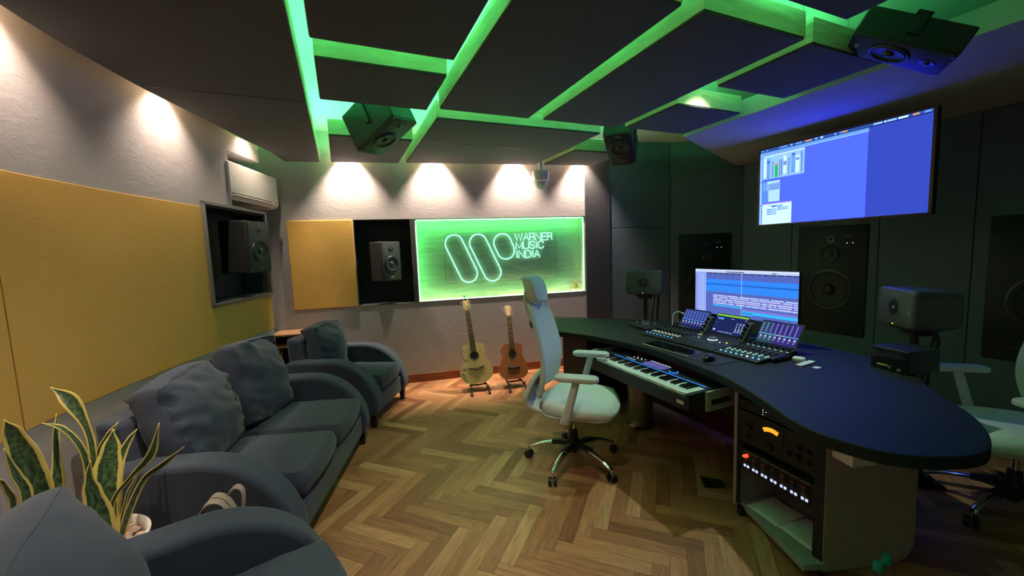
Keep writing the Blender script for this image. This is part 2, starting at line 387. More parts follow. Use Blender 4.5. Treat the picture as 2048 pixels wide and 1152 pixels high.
cloth_panel('fabric_wall_panel', 'mustard yellow fabric panel behind snake plant, at near end of curved wall', .3, 2.249, .825, 1.90)

wb = MB(); wb.at(NA, NROT); wb.mat('wallgrey')
wb.b2(-1.75, 2.256, 0, .22, 0, .94); wb.b2(-1.75, 2.256, 0, .22, 1.89, 2.82); wb.b2(-1.75, -.482, 0, .22, .94, 1.89)
struct(wb.build('wall_back'))
wn = MB(); wn.at(NA, NROT)
wn.mat('nicheblack'); wn.b2(-.482, .13, .17, .22, .94, 1.89); wn.b2(-.482, -.476, .002, .17, .94, 1.89); wn.b2(-.48, .12, .002, .17, 1.882, 1.89); wn.b2(-.48, .12, .002, .17, .938, .945)
wn.mat('leather'); wn.b2(.118, .168, -.006, .17, .94, 1.89)
wn.mat('nichewood'); wn.b2(.168, 2.256, .13, .22, .94, 1.89); wn.b2(2.236, 2.256, .012, .13, .945, 1.885); wn.b2(.168, 2.256, .012, .13, 1.876, 1.889); wn.b2(.168, .178, .012, .13, .945, 1.885); wn.b2(.168, 2.256, .004, .13, .93, .946)
wn.mat('trimgrey'); wn.b2(-.49, .118, -.004, .004, .932, .943); wn.b2(.168, 2.262, -.004, .006, .932, .945)
struct(wn.build('wall_back_niche', bevel=.0015))
ls = MB(); ls.at(NA, NROT); ls.mat('nichelens'); ls.b2(2.224, 2.235, .004, .014, .955, 1.875)
ls.mat('nicheled'); ls.b2(.19, 2.21, .012, .024, 1.869, 1.876); ls.mat('nicheled2'); ls.b2(.19, 2.21, .020, .032, .9465, .951); ls.b2(.179, .187, .03, .042, .955, 1.865)
tag(ls.build('led_strip'), 'green glowing light strip edging the wood-backed sign niche', 'light strip')
bb = MB(); bb.at(NA, NROT); bb.mat('baseboard'); bb.b2(-1.2, 2.6, -.014, 0, 0, .098)
struct(bb.build('baseboard_back', bevel=.003))
# wall beyond the sign: leatherette strip, felt panel walls
P0 = NA + nd * 2.256; P1 = NA + nd * 2.597; P2 = V((4.06, 4.05, 0)); P3 = V((4.8, 3.556, 0)); P4 = V((4.8, -2.3, 0))
def wall_seg(mb, a, b, z0, z1, d0, d1, k):
    d = (b - a); L = d.length; mb.at(a, (0, 0, math.atan2(d.y, d.x))); mb.mat(k); mb.b2(0, L, d0, d1, z0, z1)
wc = MB()
wall_seg(wc, P0, P1, 0, 2.82, -.012, .2, 'leather'); wall_seg(wc, P1, P2, 0, 2.82, .012, .2, 'darkpanel'); wall_seg(wc, P2, P3, 0, 2.82, .012, .2, 'darkpanel')
g = .004
wall_seg(wc, P1, P1.lerp(P2, .995), 0, 1.722, -.004, .012, 'darkpanel'); wall_seg(wc, P1, P1.lerp(P2, .995), 1.730, 2.44, -.004, .012, 'darkpanel')
wall_seg(wc, P2.lerp(P3, .008), P3, 0, 2.44, -.004, .012, 'darkpanel')
struct(wc.build('wall_corner', bevel=.003))
wr = MB(); wr.mat('darkpanel'); wr.b2(4.812, 5.0, -2.3, 3.7, 0, 2.82)
for y0, y1 in ((2.945, 3.55), (2.135, 2.937), (1.508, 2.127), (.60, 1.50), (-.4, .592)): wr.b2(4.796, 4.812, y0, y1, 0, 2.46)
struct(wr.build('wall_right', bevel=.002))
r2_ = MB(); r2_.mat('rear'); r2_.b2(-1.9, 5.0, -2.45, -2.3, 0, 2.82); struct(r2_.build('wall_rear'))
# recess behind the air conditioner
rc = MB(); rc.mat('wallgrey'); a, b = V((-1.19, 3.72, 0)), V((-.865, 4.86, 0)); d = b - a
rc.at(a, (0, 0, math.atan2(d.y, d.x))); rc.b2(-.1, d.length, 0, .12, .8, 2.82)
struct(rc.build('wall_recess'))
wp = MB(); wp.at(a, (0, 0, math.atan2(d.y, d.x))); wp.mat('cloudwood'); wp.b2(.2, d.length - .03, -.02, -.001, 1.95, 2.75)
struct(wp.build('trim_1'))
# painted bulkhead above the air conditioner
bh = MB(); bh.mat('wallgrey'); bh.at((-.802, 3.985, 0), rack_rot((.33, .944))); bh.b2(-.02, .49, .0, .24, 2.40, 2.56); struct(bh.build('trim_2', bevel=.004))
sl = MB(); sl.mat('slab'); sl.b2(-1.9, 5.0, -2.45, 5.2, 2.82, 2.9); struct(sl.build('ceiling'))
sf = MB(); sf.mat('soffit'); sf.prism([(2.97, -2.3), (4.8, -2.3), (4.8, 3.65), (2.97, 2.80)], 2.47, 2.60); struct(sf.build('ceiling_soffit', bevel=.003))

# ------------------------------------------------------------------ hanging ceiling panels
def cloud(label, poly, z=2.47, th=.13, led=(), fold=None, wires=True):
    """poly: plan outline, counter-clockwise. led: edge numbers that carry a light strip on top"""
    cx = sum(p[0] for p in poly) / len(poly); cy = sum(p[1] for p in poly) / len(poly)
    t = thing('ceiling_panel', label, 'ceiling panel', (cx, cy, z), group='fabric ceiling panels')
    L = [V((p[0] - cx, p[1] - cy, 0)) for p in poly]
    def inset(d):
        out = []
        for i, p in enumerate(L):
            e0 = (p - L[i - 1]).normalized(); e1 = (L[(i + 1) % len(L)] - p).normalized()
            n0, n1 = V((-e0.y, e0.x, 0)), V((-e1.y, e1.x, 0)); b = (n0 + n1); b /= max(.3, b.dot(n0)); out.append(p + b * d)
        return out
    I = inset(.014); I2 = inset(.003)
    m = MB(); m.mat('cloud'); m.prism(I2, 0, .016); m.build('fabric_face', t, bevel=.004)
    if fold:   # sewn seam across the cloth
        q = MB(); q.mat('black'); q.box((fold[0] - cx, fold[1] - cy, -.0005), (fold[2], .006, .0022)); q.build('seam', t)
    m = MB(); m.mat('cloudwood')
    n = len(L)
    vs = [(p.x, p.y, zz) for zz in (.012, th) for p in L] + [(p.x, p.y, zz) for zz in (.012, th) for p in I]
    fs = []
    for i in range(n):
        j = (i + 1) % n
        fs += [(i, j, n + j, n + i), (2 * n + j, 2 * n + i, 3 * n + i, 3 * n + j), (n + i, n + j, 3 * n + j, 3 * n + i), (j, i, 2 * n + i, 2 * n + j)]
    m.add(vs, fs); m.build('wood_frame', t, smooth=20)
    bk = MB(); bk.mat('cloudwood'); bk.prism(I, th - .03, th - .018); bk.build('backing_board', t)
    I3 = inset(.045)
    for k in led:
        a_, b_ = I3[k], I3[(k + 1) % n]; d_ = b_ - a_
        q = MB(); q.at(a_, (0, 0, math.atan2(d_.y, d_.x))); q.mat('greenled'); q.b2(.03, d_.length - .03, -.006, .006, th + .0, th + .012); q.build('led_strip', t)
    if wires:
        q = MB(); q.mat('steel')
        for p in inset(.12): q.cyl((p.x, p.y, th - .02), (p.x, p.y, 2.82 - z), .0015, n=5)
        q.build('hanging_wire', t)
    return t
def R4(x0, x1, y0, y1): return [(x0, y0), (x1, y0), (x1, y1), (x0, y1)]
lw = off(lc_cut(-1.0, 4.36), .17)
p1_ = cloud('long dark fabric ceiling panel following the curved mustard wall', [(-.13, -1.0), (-.125, 4.60), (-.45, 4.66)] + [(p.x, p.y) for p in lw[::-1]], led=(0,), fold=(-.53, 2.87, .78))
q = MB(); q.mat('cloudwood'); bp_ = off(lc_cut(-.9, 4.3), .24); slab_along(q, [p - V(p1_.location) for p in bp_], .10, .345, 0, .016); q.build('light_baffle', p1_)  # unseen board added to keep green strip light off the curved wall
cloud('dark ceiling panel at top of view, next along from the curved-wall panel', R4(-.06, .605, .45, 2.05), led=(1, 3))
cloud('small square ceiling panel just before the tilted ceiling loudspeaker', R4(-.05, .615, 2.235, 2.80), led=(2,))
def nwy(x, dep): return 4.615 - .16375 * (x - .627) - dep
cloud('square ceiling panel behind the tilted loudspeaker, meeting the sign wall', [(-.02, 3.585), (.645, 3.56), (.645, nwy(.645, .145)), (-.02, nwy(-.02, .145))], led=(0, 3))
cloud('wide dark ceiling panel in the middle, over the acoustic guitars side', R4(.69, 1.36, 1.29, 2.75), led=(1, 3))
cloud('large blue-tinted ceiling panel right of centre, above the desk chair', R4(1.48, 2.16, 1.29, 2.745), led=(1,))
cloud('double-width ceiling panel in front of the glowing sign, lit by downlights', [(.715, 2.945), (2.14, 2.925), (2.14, nwy(2.14, .18)), (.715, nwy(.715, .165))], led=(3, 0), fold=(1.43, 3.565, 1.42))
cloud('small ceiling panel between dome camera and upright loudspeaker', [(2.24, 3.50), (2.86, 3.47), (2.86, nwy(2.86, .18)), (2.24, nwy(2.24, .18))], led=(0,))
cloud('small blue-lit ceiling panel nearest the upright hanging loudspeaker', R4(2.245, 2.885, 2.17, 2.73), led=(2,))
cloud('small blue-lit ceiling panel beside the reclined loudspeaker above the big screen', R4(2.245, 2.89, 1.305, 1.855), led=(2,))
cloud('dark ceiling panel cut off by the top edge above the big screen side', R4(1.48, 2.16, -.35, 1.12), led=(2,))

# ------------------------------------------------------------------ downlights
def downlight(x, y, z, label, energy, size=84, blend=.75, tilt=(0, 0), col=(1.0, .80, .62), group='recessed downlights', rod=2.82):
    t = thing('downlight', label, 'light', (x, y, z), group=group)
    m = MB(); m.mat('white'); m.lathe([(.024, 0), (.036, 0), (.038, .004), (.036, .008), (.030, .05), (.024, .05)], n=20, cap=False); m.build('housing', t)
    m = MB(); m.mat('lamp'); m.lathe([(.0, .022), (.023, .022), (.023, .026), (0, .026)], n=16); m.build('lens', t)
    ld = bpy.data.lights.new('downlight_beam', 'SPOT'); ld.energy = energy; ld.color = col; ld.spot_size = rad(size); ld.spot_blend = blend; ld.shadow_soft_size = .022
    lo = bpy.data.objects.new('downlight_beam', ld); COL.objects.link(lo); lo.parent = t; lo.location = (0, 0, -.004); lo.rotation_euler = (rad(tilt[0]), rad(tilt[1]), 0)
    ro = MB(); ro.mat('black'); ro.cyl((0, 0, .05), (0, 0, rod - z), .004, n=6); ro.build('drop_rod', t)
WE = 200
for s, lab in ((-.49, 'downlight grazing sign wall above the small mustard panel'), (.41, 'downlight grazing sign wall above left end of the green niche'), (1.35, 'downlight grazing sign wall above the neon lettering'), (2.20, 'downlight grazing sign wall at the black leatherette strip')):
    p = nwp(s, 2.69, -.118); downlight(p.x, p.y, p.z, lab, WE)
for y, lab in ((4.22, 'downlight over the curved wall beside air conditioner'), (3.32, 'downlight over the curved wall at the speaker recess'), (2.30, 'downlight over the curved wall above long mustard panel'), (1.30, 'downlight over the near end of curved mustard wall')):
    p = off(lc_cut(y, 4.44), .115)[0]; downlight(p.x, p.y, 2.69, lab, WE * (.16 if y > 4 else .34), 100, 1.0)
for y in (.3, -.7): p = off(lc_cut(y, 4.44), .115)[0]; downlight(p.x, p.y, 2.69, 'downlight over the curved wall behind the viewpoint', WE * .42, 100, 1.0)
downlight(.36, 1.30, 2.41, 'added round fill light over the middle of floor, unseen above the viewpoint', 80, 104, .95, (10, 15), col=(1.0, .84, .68), group=None, rod=2.472)  # lamp added out of view to brighten the floor
downlight(2.46, 2.02, 2.70, 'added fill light hidden in the ceiling opening above the computer monitor', 72, 90, .9, (0, 4), col=(.78, 1.0, .82), group=None)  # extra lamp added above the panels to brighten the desk
yb = MB(); yb.at(NA, NROT); yb.mat('yellow'); yb.b2(-1.137, -.484, -.016, -.0005, .94, 1.89)
tag(yb.build('fabric_wall_panel', bevel=.006), 'square mustard fabric panel on the sign wall, left of black recess', 'wall panel', 'mustard wall panels')

# ------------------------------------------------------------------ loudspeakers
def driver(t, name, x, z, R, y=0, ring='ring', cap='conegloss', deep=.3):
    m = MB(); m.mat(ring); m.lathe([(R * .86, .0), (R * 1.06, 0), (R * 1.06, .004), (R, .009), (R * .93, .008), (R * .86, .003)], (x, y, z), 'Y', 36, cap=False)
    m.mat('blackrubber'); m.lathe([(R * .94, .004), (R * .90, .011), (R * .84, .011), (R * .80, .004)], (x, y, z), 'Y', 36, cap=False)
    m.mat('cone'); m.lathe([(R * .81, .006), (R * .55, .002), (R * deep, .0015), (.001, .0015)], (x, y, z), 'Y', 36, cap=False)
    m.mat(cap); m.lathe([(R * deep, .002), (R * deep * .85, R * .10), (R * deep * .45, R * .17), (.0005, R * .19)], (x, y, z), 'Y', 24, cap=False)
    m.build(name, t, smooth=50)
def tweeter(t, x, z, R, y=0):
    m = MB(); m.mat('ring'); m.lathe([(0.0005, .0012), (R * 2.2, .0012), (R * 2.2, .003), (R * 1.9, .004), (R * 1.05, .0015)], (x, y, z), 'Y', 28, cap=False)
    m.mat('conegloss'); m.lathe([(R, .0018), (R * .8, R * .5), (R * .4, R * .75), (.0005, R * .82)], (x, y, z), 'Y', 20, cap=False)
    m.build('tweeter', t)
def logo_atc(t, x, z, h, y=-.0015, w=None):
    m = MB(); m.mat('letter'); write(m, 'ATC', (x, y, z), (1, 0, 0), (0, 0, 1), h, h * .8, h * .25, h * .07, 5); m.build('logo', t)
def two_way(name, label, w=.25, h=.43, d=.30, wr=.085, tr=.014, flip=False, cat='loudspeaker', group='grey two-way loudspeakers', logo=True, bracket=False):
    t = thing(name, label, cat, group=group)
    m = MB(); m.mat('cabinetblack'); m.b2(-w / 2, w / 2, .012, d, -h / 2, h / 2); m.build('cabinet', t, bevel=.008)
    m = MB(); m.mat('cabinetblack'); m.loft([[(x, .012, z) for x, z in rrect(w - .004, h - .004, .010)], [(x, .003, z) for x, z in rrect(w - .004, h - .004, .010)], [(x, 0, z) for x, z in rrect(w - .014, h - .014, .008)]]); m.build('front_baffle', t)
    k = -1 if flip else 1
    driver(t, 'woofer', 0, -.03 * k, wr); tweeter(t, 0, .135 * k, tr)
    for sx in (-1, 1):
        for sz in (-1, 1): m = MB(); m.mat('silver'); m.cyl((sx * (w / 2 - .016), .001, sz * (h / 2 - .016)), (sx * (w / 2 - .016), -.002, sz * (h / 2 - .016)), .004, n=8); m.build('screw', t)
    if logo: logo_atc(t, -.022, -.185 if not flip else .165, .018)
    if bracket:
        m = MB(); m.mat('black'); m.cyl((0, d * .6, 0), (0, d + .05, 0), .02); m.build('bracket_arm', t)
    return t
p = V((-.655, 3.72, 0)) + V((0, 0, 1.575))
s = two_way('studio_speaker', 'dark loudspeaker in the recess of the long mustard panel', group=None, d=.26)
orient(s, (-.62, 3.93, 1.603), (.86, -.49, -.02))
s = two_way('studio_speaker', 'dark loudspeaker in the black recess beside green neon sign', group=None, d=.21)
p = nwp(-.10, 1.425, -.10); orient(s, p, (.50, -.86, 0))
def hung(label, pos, n, u, flip, post, d=.30):
    s = two_way('ceiling_speaker', label, flip=flip, d=d, group='loudspeakers hung from the ceiling')
    orient(s, pos, n, u)
    # yoke and drop pole
    Mi = s.matrix_world.inverted()
    m = MB(); m.mat('black'); m.b2(-.14, .14, d + .002, d + .012, -.03, .03); m.b2(-.14, -.132, d * .35, d + .012, -.02, .02); m.b2(.132, .14, d * .35, d + .012, -.02, .02)
    top = Mi @ V((pos[0] + post[0], pos[1] + post[1], 2.82 if len(post) < 3 else post[2])); m.cyl((0, d + .007, 0), top, .014, n=10); m.build('yoke', s)
    return s
hung('dark loudspeaker hung at a steep tilt between two square ceiling panels', (.388, 3.164, 2.37), (.314, -.283, -.906), (.547, -.726, .416), False, (-.1, .1))
hung('dark loudspeaker hung upright near the dome camera', (2.504, 3.124, 2.40), (-.372, -.335, -.866), (-.644, -.579, .5), True, (.12, .1))
hung('dark loudspeaker lying sideways above the right end of big screen', (2.621, 1.137, 2.40), (-.294, .405, -.866), (-.509, .701, .5), True, (.40, .02, 2.53), .13)

def wall_monitor(label, loc, rz):
    """three-way main monitor flush in the wall; local x to the viewer's right, front at y=0"""
    t = thing('wall_monitor', label, 'loudspeaker', loc, rz, 'main monitors built into the wall')
    m = MB(); m.mat('cabinetblack'); m.loft([[(x, .0, z) for x, z in rrect(.645, 1.145, .012)], [(x, -.012, z) for x, z in rrect(.645, 1.145, .012)], [(x, -.016, z) for x, z in rrect(.635, 1.135, .010)]]); m.build('front_baffle', t)
    driver(t, 'woofer', -.0, -.10, .205, -.016, deep=.30); driver(t, 'midrange', .0, .275, .085, -.016, deep=.42); tweeter(t, 0, .435, .018, -.016)
    m = MB(); m.mat('cone'); m.lathe([(.045, .0005), (.058, .004), (.062, .001)], (-.16, -.016, -.42), 'Y', 28, cap=False); m.lathe([(0.001, .0006), (.046, .0006)], (-.16, -.016, -.42), 'Y', 28, cap=False); m.build('bass_port', t)
    logo_atc(t, .13, .445, .026, -.018)
    m = MB(); m.mat('ledwhite')
    for x in (.15, .20): m.cyl((x, -.016, .39), (x, -.0185, .39), .004, n=10)
    m.build('indicator_light', t)
    return t
bd = (P3 - P2).normalized()
q = P2 + bd * .428 + V((0, 0, 1.045)); 
wall_monitor('left main monitor in dark wall, partly behind the computer monitor', (q.x - .005 * bd.y * -1, q.y - .005, q.z), math.atan2(bd.y, bd.x))
wall_monitor('middle main monitor in dark wall, below the big screen', (4.796, 2.535, 1.055), -PI / 2)
wall_monitor('main monitor in dark wall at the right edge, behind pale chair', (4.796, 1.09, 1.055), -PI / 2)

def coax_speaker(label, pos, aim, h=.235, floor_stand=True, desk=False):
    t = thing('desk_speaker', label, 'loudspeaker', group='small grey speakers on stands')
    w = h * 1.5; d = h * 1.05
    m = MB(); m.mat('genelec')
    rings = []
    for y, k in ((.035, 1.0), (.02, 1.0), (.006, .97), (.0, .90)): rings.append([(x * 1, y, z) for x, z in rrect(w * k, h * k, h * .16 * k, 6)])
    back = []
    for y, k in ((d, .80), (d - .02, .90), (d * .6, .99), (.038, 1.0)): back.append([(x, y, z) for x, z in rrect(w * k, h * k, h * .2 * k, 6)])
    m.loft(back + rings); m.build('cabinet', t, smooth=55)
    m = MB(); m.mat('genelec'); m.lathe([(h * .34, -.0005), (h * .33, .001), (h * .2, .0006), (h * .13, .0004)], (0, 0, 0), 'Y', 32, cap=False)
    m.mat('cone'); m.lathe([(h * .20, .0012), (h * .12, .0016), (.001, .0016)], (0, 0, 0), 'Y', 32, cap=False)
    m.mat('silver'); m.lathe([(h * .035, .002), (h * .02, .008), (.0005, .009)], (0, 0, 0), 'Y', 16, cap=False); m.build('coaxial_driver', t)
    m = MB(); m.mat('black')
    for sx in (-1, 1): m.b2(sx * w * .462 - .003, sx * w * .462 + .003, .016, .03, -h * .32, h * .32)
    m.build('side_slot', t)
    m = MB(); m.mat('ledgreen'); m.cyl((-.004, .001, -h * .43), (-.004, -.003, -h * .43), .0035, n=8); m.build('power_light', t)
    m = MB(); m.mat('letter'); m.b2(w * .40, w * .407, -.002, 0, -h * .14, h * .0); m.build('logo', t)
    orient(t, pos, aim)
    st = thing('speaker_stand', 'black stand pole carrying ' + ('the small speaker left of computer monitor' if 'left' in label else 'the small speaker right of computer monitor'), 'stand', (pos[0], pos[1], 0), math.atan2(aim[1], aim[0]) + PI / 2)
    zt = pos[2] - h / 2
    m = MB(); m.mat('black'); m.box((0, d * .45, zt - .010), (.17, .17, .012)); m.build('top_plate', st, bevel=.004)
    m = MB(); m.mat('black'); m.box((0, d * .45, zt - .032), (.13, .09, .03)); m.build('clamp', st, bevel=.004)
    m = MB(); m.mat('black'); m.cyl((0, d * .45, .02), (0, d * .45, zt - .045), .021, n=16); m.build('pole', st)
    m = MB(); m.mat('black'); m.box((0, d * .45, .012), (.25, .25, .02)); m.build('base_plate', st, bevel=.006)
    m = MB(); m.mat('cableblack'); m.tube(cat_rom([(.075, d * .5, zt + .02), (.085, d * .5 + .03, zt - .05), (.07, d * .5, zt - .2), (.065, d * .5, .5), (.08, d * .5, .03)], 6), .006, 6); m.tube(cat_rom([(.11, d * .45, zt + .03), (.12, d * .5 + .03, zt - .06), (.115, d * .5, zt - .2), (.10, d * .5, .5), (.1, d * .5, .03)], 6), .011, 6); m.build('cable', st)
    return t
coax_speaker('small dark grey speaker on stand, left of the computer monitor', (2.69, 3.03, 1.133), (-.78, -.62, 0), .235)
coax_speaker('small dark grey speaker on stand, right of the computer monitor', (3.06, 1.27, 1.068), (-.76, .65, 0), .232)

# ------------------------------------------------------------------ big screen
TX = 3.78
t = thing('wall_screen', 'big bright blue flat screen high on the dark wall', 'screen', (TX, 2.02, 2.005))
Wd, Hh = 1.255, .735
m = MB(); m.mat('cabinetblack'); m.b2(.012, .055, -Wd / 2, Wd / 2, -Hh / 2, Hh / 2); m.build('back_housing', t, bevel=.006)
MT['tvframe'] = plain('bronze_bezel', (.10, .055, .035), .4, .3)
m = MB(); m.mat('tvframe'); b = .016
m.b2(-.006, .014, -Wd / 2, Wd / 2, Hh / 2 - b, Hh / 2); m.b2(-.006, .014, -Wd / 2, Wd / 2, -Hh / 2, -Hh / 2 + b); m.b2(-.006, .014, -Wd / 2, -Wd / 2 + b + .004, -Hh / 2 + b, Hh / 2 - b); m.b2(-.006, .014, Wd / 2 - b, Wd / 2, -Hh / 2 + b, Hh / 2 - b); m.build('bezel', t, bevel=.002)
def screen_mats():
    D = dict(tv_main=((.0118, .022, 1.0), 7.0), tv_right=((.038, .07, .52), 1.0), tv_pale=((.20, .38, 1.0), 1.5), tv_white=((.42, .62, 1.0), 1.5), tv_dark=((.03, .10, .45), .9), tv_mid=((.12, .30, .95), 1.2), tv_green=((.02, .62, .10), .8), tv_lime=((.2, .95, .55), 1.0), tv_orange=((.75, .40, .22), .8), tv_line=((.05, .06, .35), .6), tv_black=((.005, .008, .03), .4), tv_pink=((.55, .42, .85), .9))
    for k, (c, e) in D.items(): MT[k] = glow(k, c, e)
screen_mats()
m = MB(); lay = [0]
def R(u0, v0, u1, v1, k, lift=1):
    """screen rectangle: u from the left as seen, v from the top, 0..1"""
    iw, ih = Wd - 2 * b, Hh - 2 * b
    y0, y1 = iw / 2 - u0 * iw, iw / 2 - u1 * iw; z0, z1 = ih / 2 - v0 * ih, ih / 2 - v1 * ih; x = .006 - lift * .0006
    m.mat(k); m.add([(x, y0, z0), (x, y1, z0), (x, y1, z1), (x, y0, z1)], [(0, 1, 2, 3)])
R(0, 0, 1, 1, 'tv_black', 0); R(0, .035, .70, 1, 'tv_main', 1); R(.70, .035, 1, 1, 'tv_right', 1); R(.698, .04, .7015, 1, 'tv_line', 2)
R(0, .035, .70, .065, 'tv_mid', 2); R(0, .065, .70, .075, 'tv_pale', 3); R(0, 0, 1, .028, 'tv_dark', 2)
rnd = random.Random(3)
u = .01
while u < .97:
    wv = rnd.choice((.01, .015, .03, .045)); R(u, .004, min(.985, u + wv), .024, rnd.choice(('tv_white', 'tv_pale', 'tv_mid', 'tv_orange', 'tv_mid', 'tv_dark', 'tv_white')), 3); u += wv + rnd.choice((.004, .008, .02))
R(0, .06, .018, 1, 'tv_pale', 3); R(.018, .06, .021, 1, 'tv_line', 4)
for v in (.09, .42, .73): R(.0, v, .018, v + .02, 'tv_mid', 5)
# mixer window
R(.022, .085, .325, .395, 'tv_pale', 3); R(.022, .085, .325, .10, 'tv_white', 4); R(.07, .103, .10, .117, 'tv_lime', 5)
for u0, u1, v0, v1, k in ((.028, .05, .12, .38, 'tv_white'), (.052, .078, .13, .39, 'tv_mid'), (.055, .075, .155, .19, 'tv_dark'), (.115, .138, .20, .385, 'tv_green'), (.115, .138, .20, .23, 'tv_orange'), (.178, .20, .13, .36, 'tv_white'), (.178, .20, .20, .25, 'tv_dark'), (.235, .262, .12, .37, 'tv_mid'), (.238, .26, .12, .15, 'tv_dark'), (.265, .292, .16, .37, 'tv_white'), (.267, .29, .185, .22, 'tv_dark'), (.238, .26, .335, .36, 'tv_dark'), (.055, .075, .35, .375, 'tv_dark')): R(u0, v0, u1, v1, k, 5)
for u0 in (.095, .148, .162, .215, .305): R(u0, .17, u0 + .004, .38, 'tv_black', 6); [R(u0 + .008, .17 + k * .02, u0 + .014, .175 + k * .02, 'tv_line', 6) for k in range(10)]
R(.297, .12, .315, .18, 'tv_mid', 6)
# routing grid
R(.022, .43, .155, .70, 'tv_mid', 3); R(.06, .43, .155, .545, 'tv_pale', 4); R(.06, .43, .155, .445, 'tv_white', 5); R(.065, .447, .092, .46, 'tv_lime', 5); R(.07, .55, .155, .70, 'tv_white', 4)
for k in range(7): R(.072 + k * .012, .465, .076 + k * .012, .545, 'tv_line', 5); R(.068 + k * .0125, .548, .07 + k * .0125, .70, 'tv_mid', 6); R(.07, .565 + k * .02, .155, .569 + k * .02, 'tv_mid', 6); R(.024, .56 + k * .02, .066, .566 + k * .02, 'tv_dark', 5)
# small window
R(.022, .72, .245, 1, 'tv_white', 3); R(.022, .72, .245, .735, 'tv_pink', 4); R(.065, .74, .095, .755, 'tv_lime', 5); R(.095, .755, .18, .775, 'tv_mid', 5); R(.10, .755, .125, .775, 'tv_dark', 6)
for k in range(4): R(.06, .795 + k * .022, .135, .807 + k * .022, 'tv_mid', 5); R(.062, .797 + k * .022, .09, .802 + k * .022, 'tv_line', 6)
for k in range(2): R(.14, .785 + k * .022, .22, .797 + k * .022, 'tv_mid', 5); R(.142, .787 + k * .022, .165, .792 + k * .022, 'tv_line', 6)
m.build('display', t, smooth=0)
m = MB(); m.mat('black'); m.b2(.055, .10, -.12, .12, -.1, .1); m.cyl((.10, 0, .0), (4.81 - TX, 0, .0), .025); m.b2(4.795 - TX, 4.812 - TX, -.1, .1, -.12, .12); m.build('wall_arm', t)

# ------------------------------------------------------------------ air conditioner
ad = V((.300, .954, 0)); an = V((.954, -.300, 0))
t = thing('air_conditioner', 'white split air conditioner high in the corner recess', 'air conditioner', (-.79, 3.955, 2.0), math.atan2(.954, .300))
LA = .82
prof = [(.0, .04), (.0, .31), (.03, .325), (.20, .325), (.20, .0), (.05, .0), (.02, .012)]   # (local y: 0 front, + into wall ; z)
m = MB(); m.mat('acwhite'); m.loft([[(x, p[0] * 1.0, p[1]) for p in prof] for x in (0, LA)]); m.build('housing', t, bevel=.008)
m = MB(); m.mat('black'); m.add([(.02, .016, .018), (LA - .14, .016, .018), (LA - .14, .050, -.0015), (.02, .050, -.0015)], [(0, 1, 2, 3)]); m.b2(.02, LA - .14, -.002, .004, .042, .062); m.build('air_outlet', t)
m = MB(); m.mat('acwhite'); m.at((0, .006, .03), (rad(-30), 0, 0)); m.b2(.02, LA - .145, -.03, .018, -.004, .001); m.build('louvre', t)
m = MB(); m.mat('nickel'); m.b2(LA - .07, LA - .05, -.001, .002, .05, .062); m.build('badge', t)
# ------------------------------------------------------------------ dome camera
t = thing('dome_camera', 'white dome security camera hanging before the sign wall', 'security camera', (2.19, 4.15, 2.19))
m = MB(); m.mat('white'); m.lathe([(.0, .20), (.095, .20), (.098, .175), (.088, .09), (.072, .082), (.0, .082)], n=32); m.build('housing', t)
m = MB(); m.mat('smoke'); m.lathe([(.001, .0), (.03, .006), (.052, .025), (.062, .05), (.064, .085)], n=28, cap=False); m.build('dome_window', t)
m = MB(); m.mat('white'); m.lathe([(.064, .086), (.07, .086), (.066, .05), (.055, .022), (.048, .014), (.046, .02), (.052, .027), (.060, .05)], n=28, cap=False); m.build('dome_ring', t)
m = MB(); m.mat('white'); m.cyl((0, 0, .20), (0, 0, .63), .024, n=18); m.build('drop_tube', t)

# ------------------------------------------------------------------ neon sign
t = thing('neon_sign', 'green neon lettering sign on clear board in the wood niche', 'sign', nwp(1.2, 1.42, .10), NROT[2])
def sp(s_, z_, y=0): return (s_ - 1.2, y, z_ - 1.42)
m = MB(); m.mat('acrylic'); m.loft([[(x, y, z) for x, z in rrect(1.40, .59, .05)] for y in (.012, .017)]); m.build('clear_board', t)
m = MB(); m.mat('bind'); m.tube([(x, .0145, z) for x, z in rrect(1.40, .59, .05)], .0022, 5, closed=True); m.build('board_edge', t)
def capsule(c0, c1, r):
    c0, c1 = V((c0[0], c0[1], 0)), V((c1[0], c1[1], 0)); d = (c0 - c1).normalized(); a0 = math.degrees(math.atan2(d.y, d.x))
    return [sp(*p) for p in arc((c0.x, c0.y), r, a0 - 90, a0 + 90, 14) + arc((c1.x, c1.y), r, a0 + 90, a0 + 270, 14)]
for c0, c1, r in (((.615, 1.597), (.772, 1.235), .106), ((.905, 1.597), (1.066, 1.235), .106), ((1.205, 1.592), (1.243, 1.499), .109)):
    m = MB(); m.mat('neon'); m.tube(capsule(c0, c1, r), .0075, 8, closed=True); m.build('neon_loop', t)
for word, s0, z0, wd in (('WARNER', 1.365, 1.610, .076), ('MUSIC', 1.375, 1.508, .079), ('INDIA', 1.375, 1.398, .079)):
    m = MB(); m.mat('neon'); write(m, word, sp(s0, z0), (1, 0, 0), (0, 0, 1), .088, wd, .014, .0062, 6); m.build('neon_lettering', t)
for a, b_ in (((.80, 1.44), (.85, 1.46)), ((1.08, 1.52), (1.11, 1.54)), ((1.33, 1.60), (1.37, 1.62))): m = MB(); m.mat('cablewhite'); m.cyl(sp(*a), sp(*b_), .003, n=6); m.build('link_wire', t)
m = MB(); m.mat('cablewhite'); m.tube([sp(1.24, 1.71, .016), sp(1.238, 1.80, .02), sp(1.24, 1.875, .025)], .002, 5); m.build('supply_wire', t)
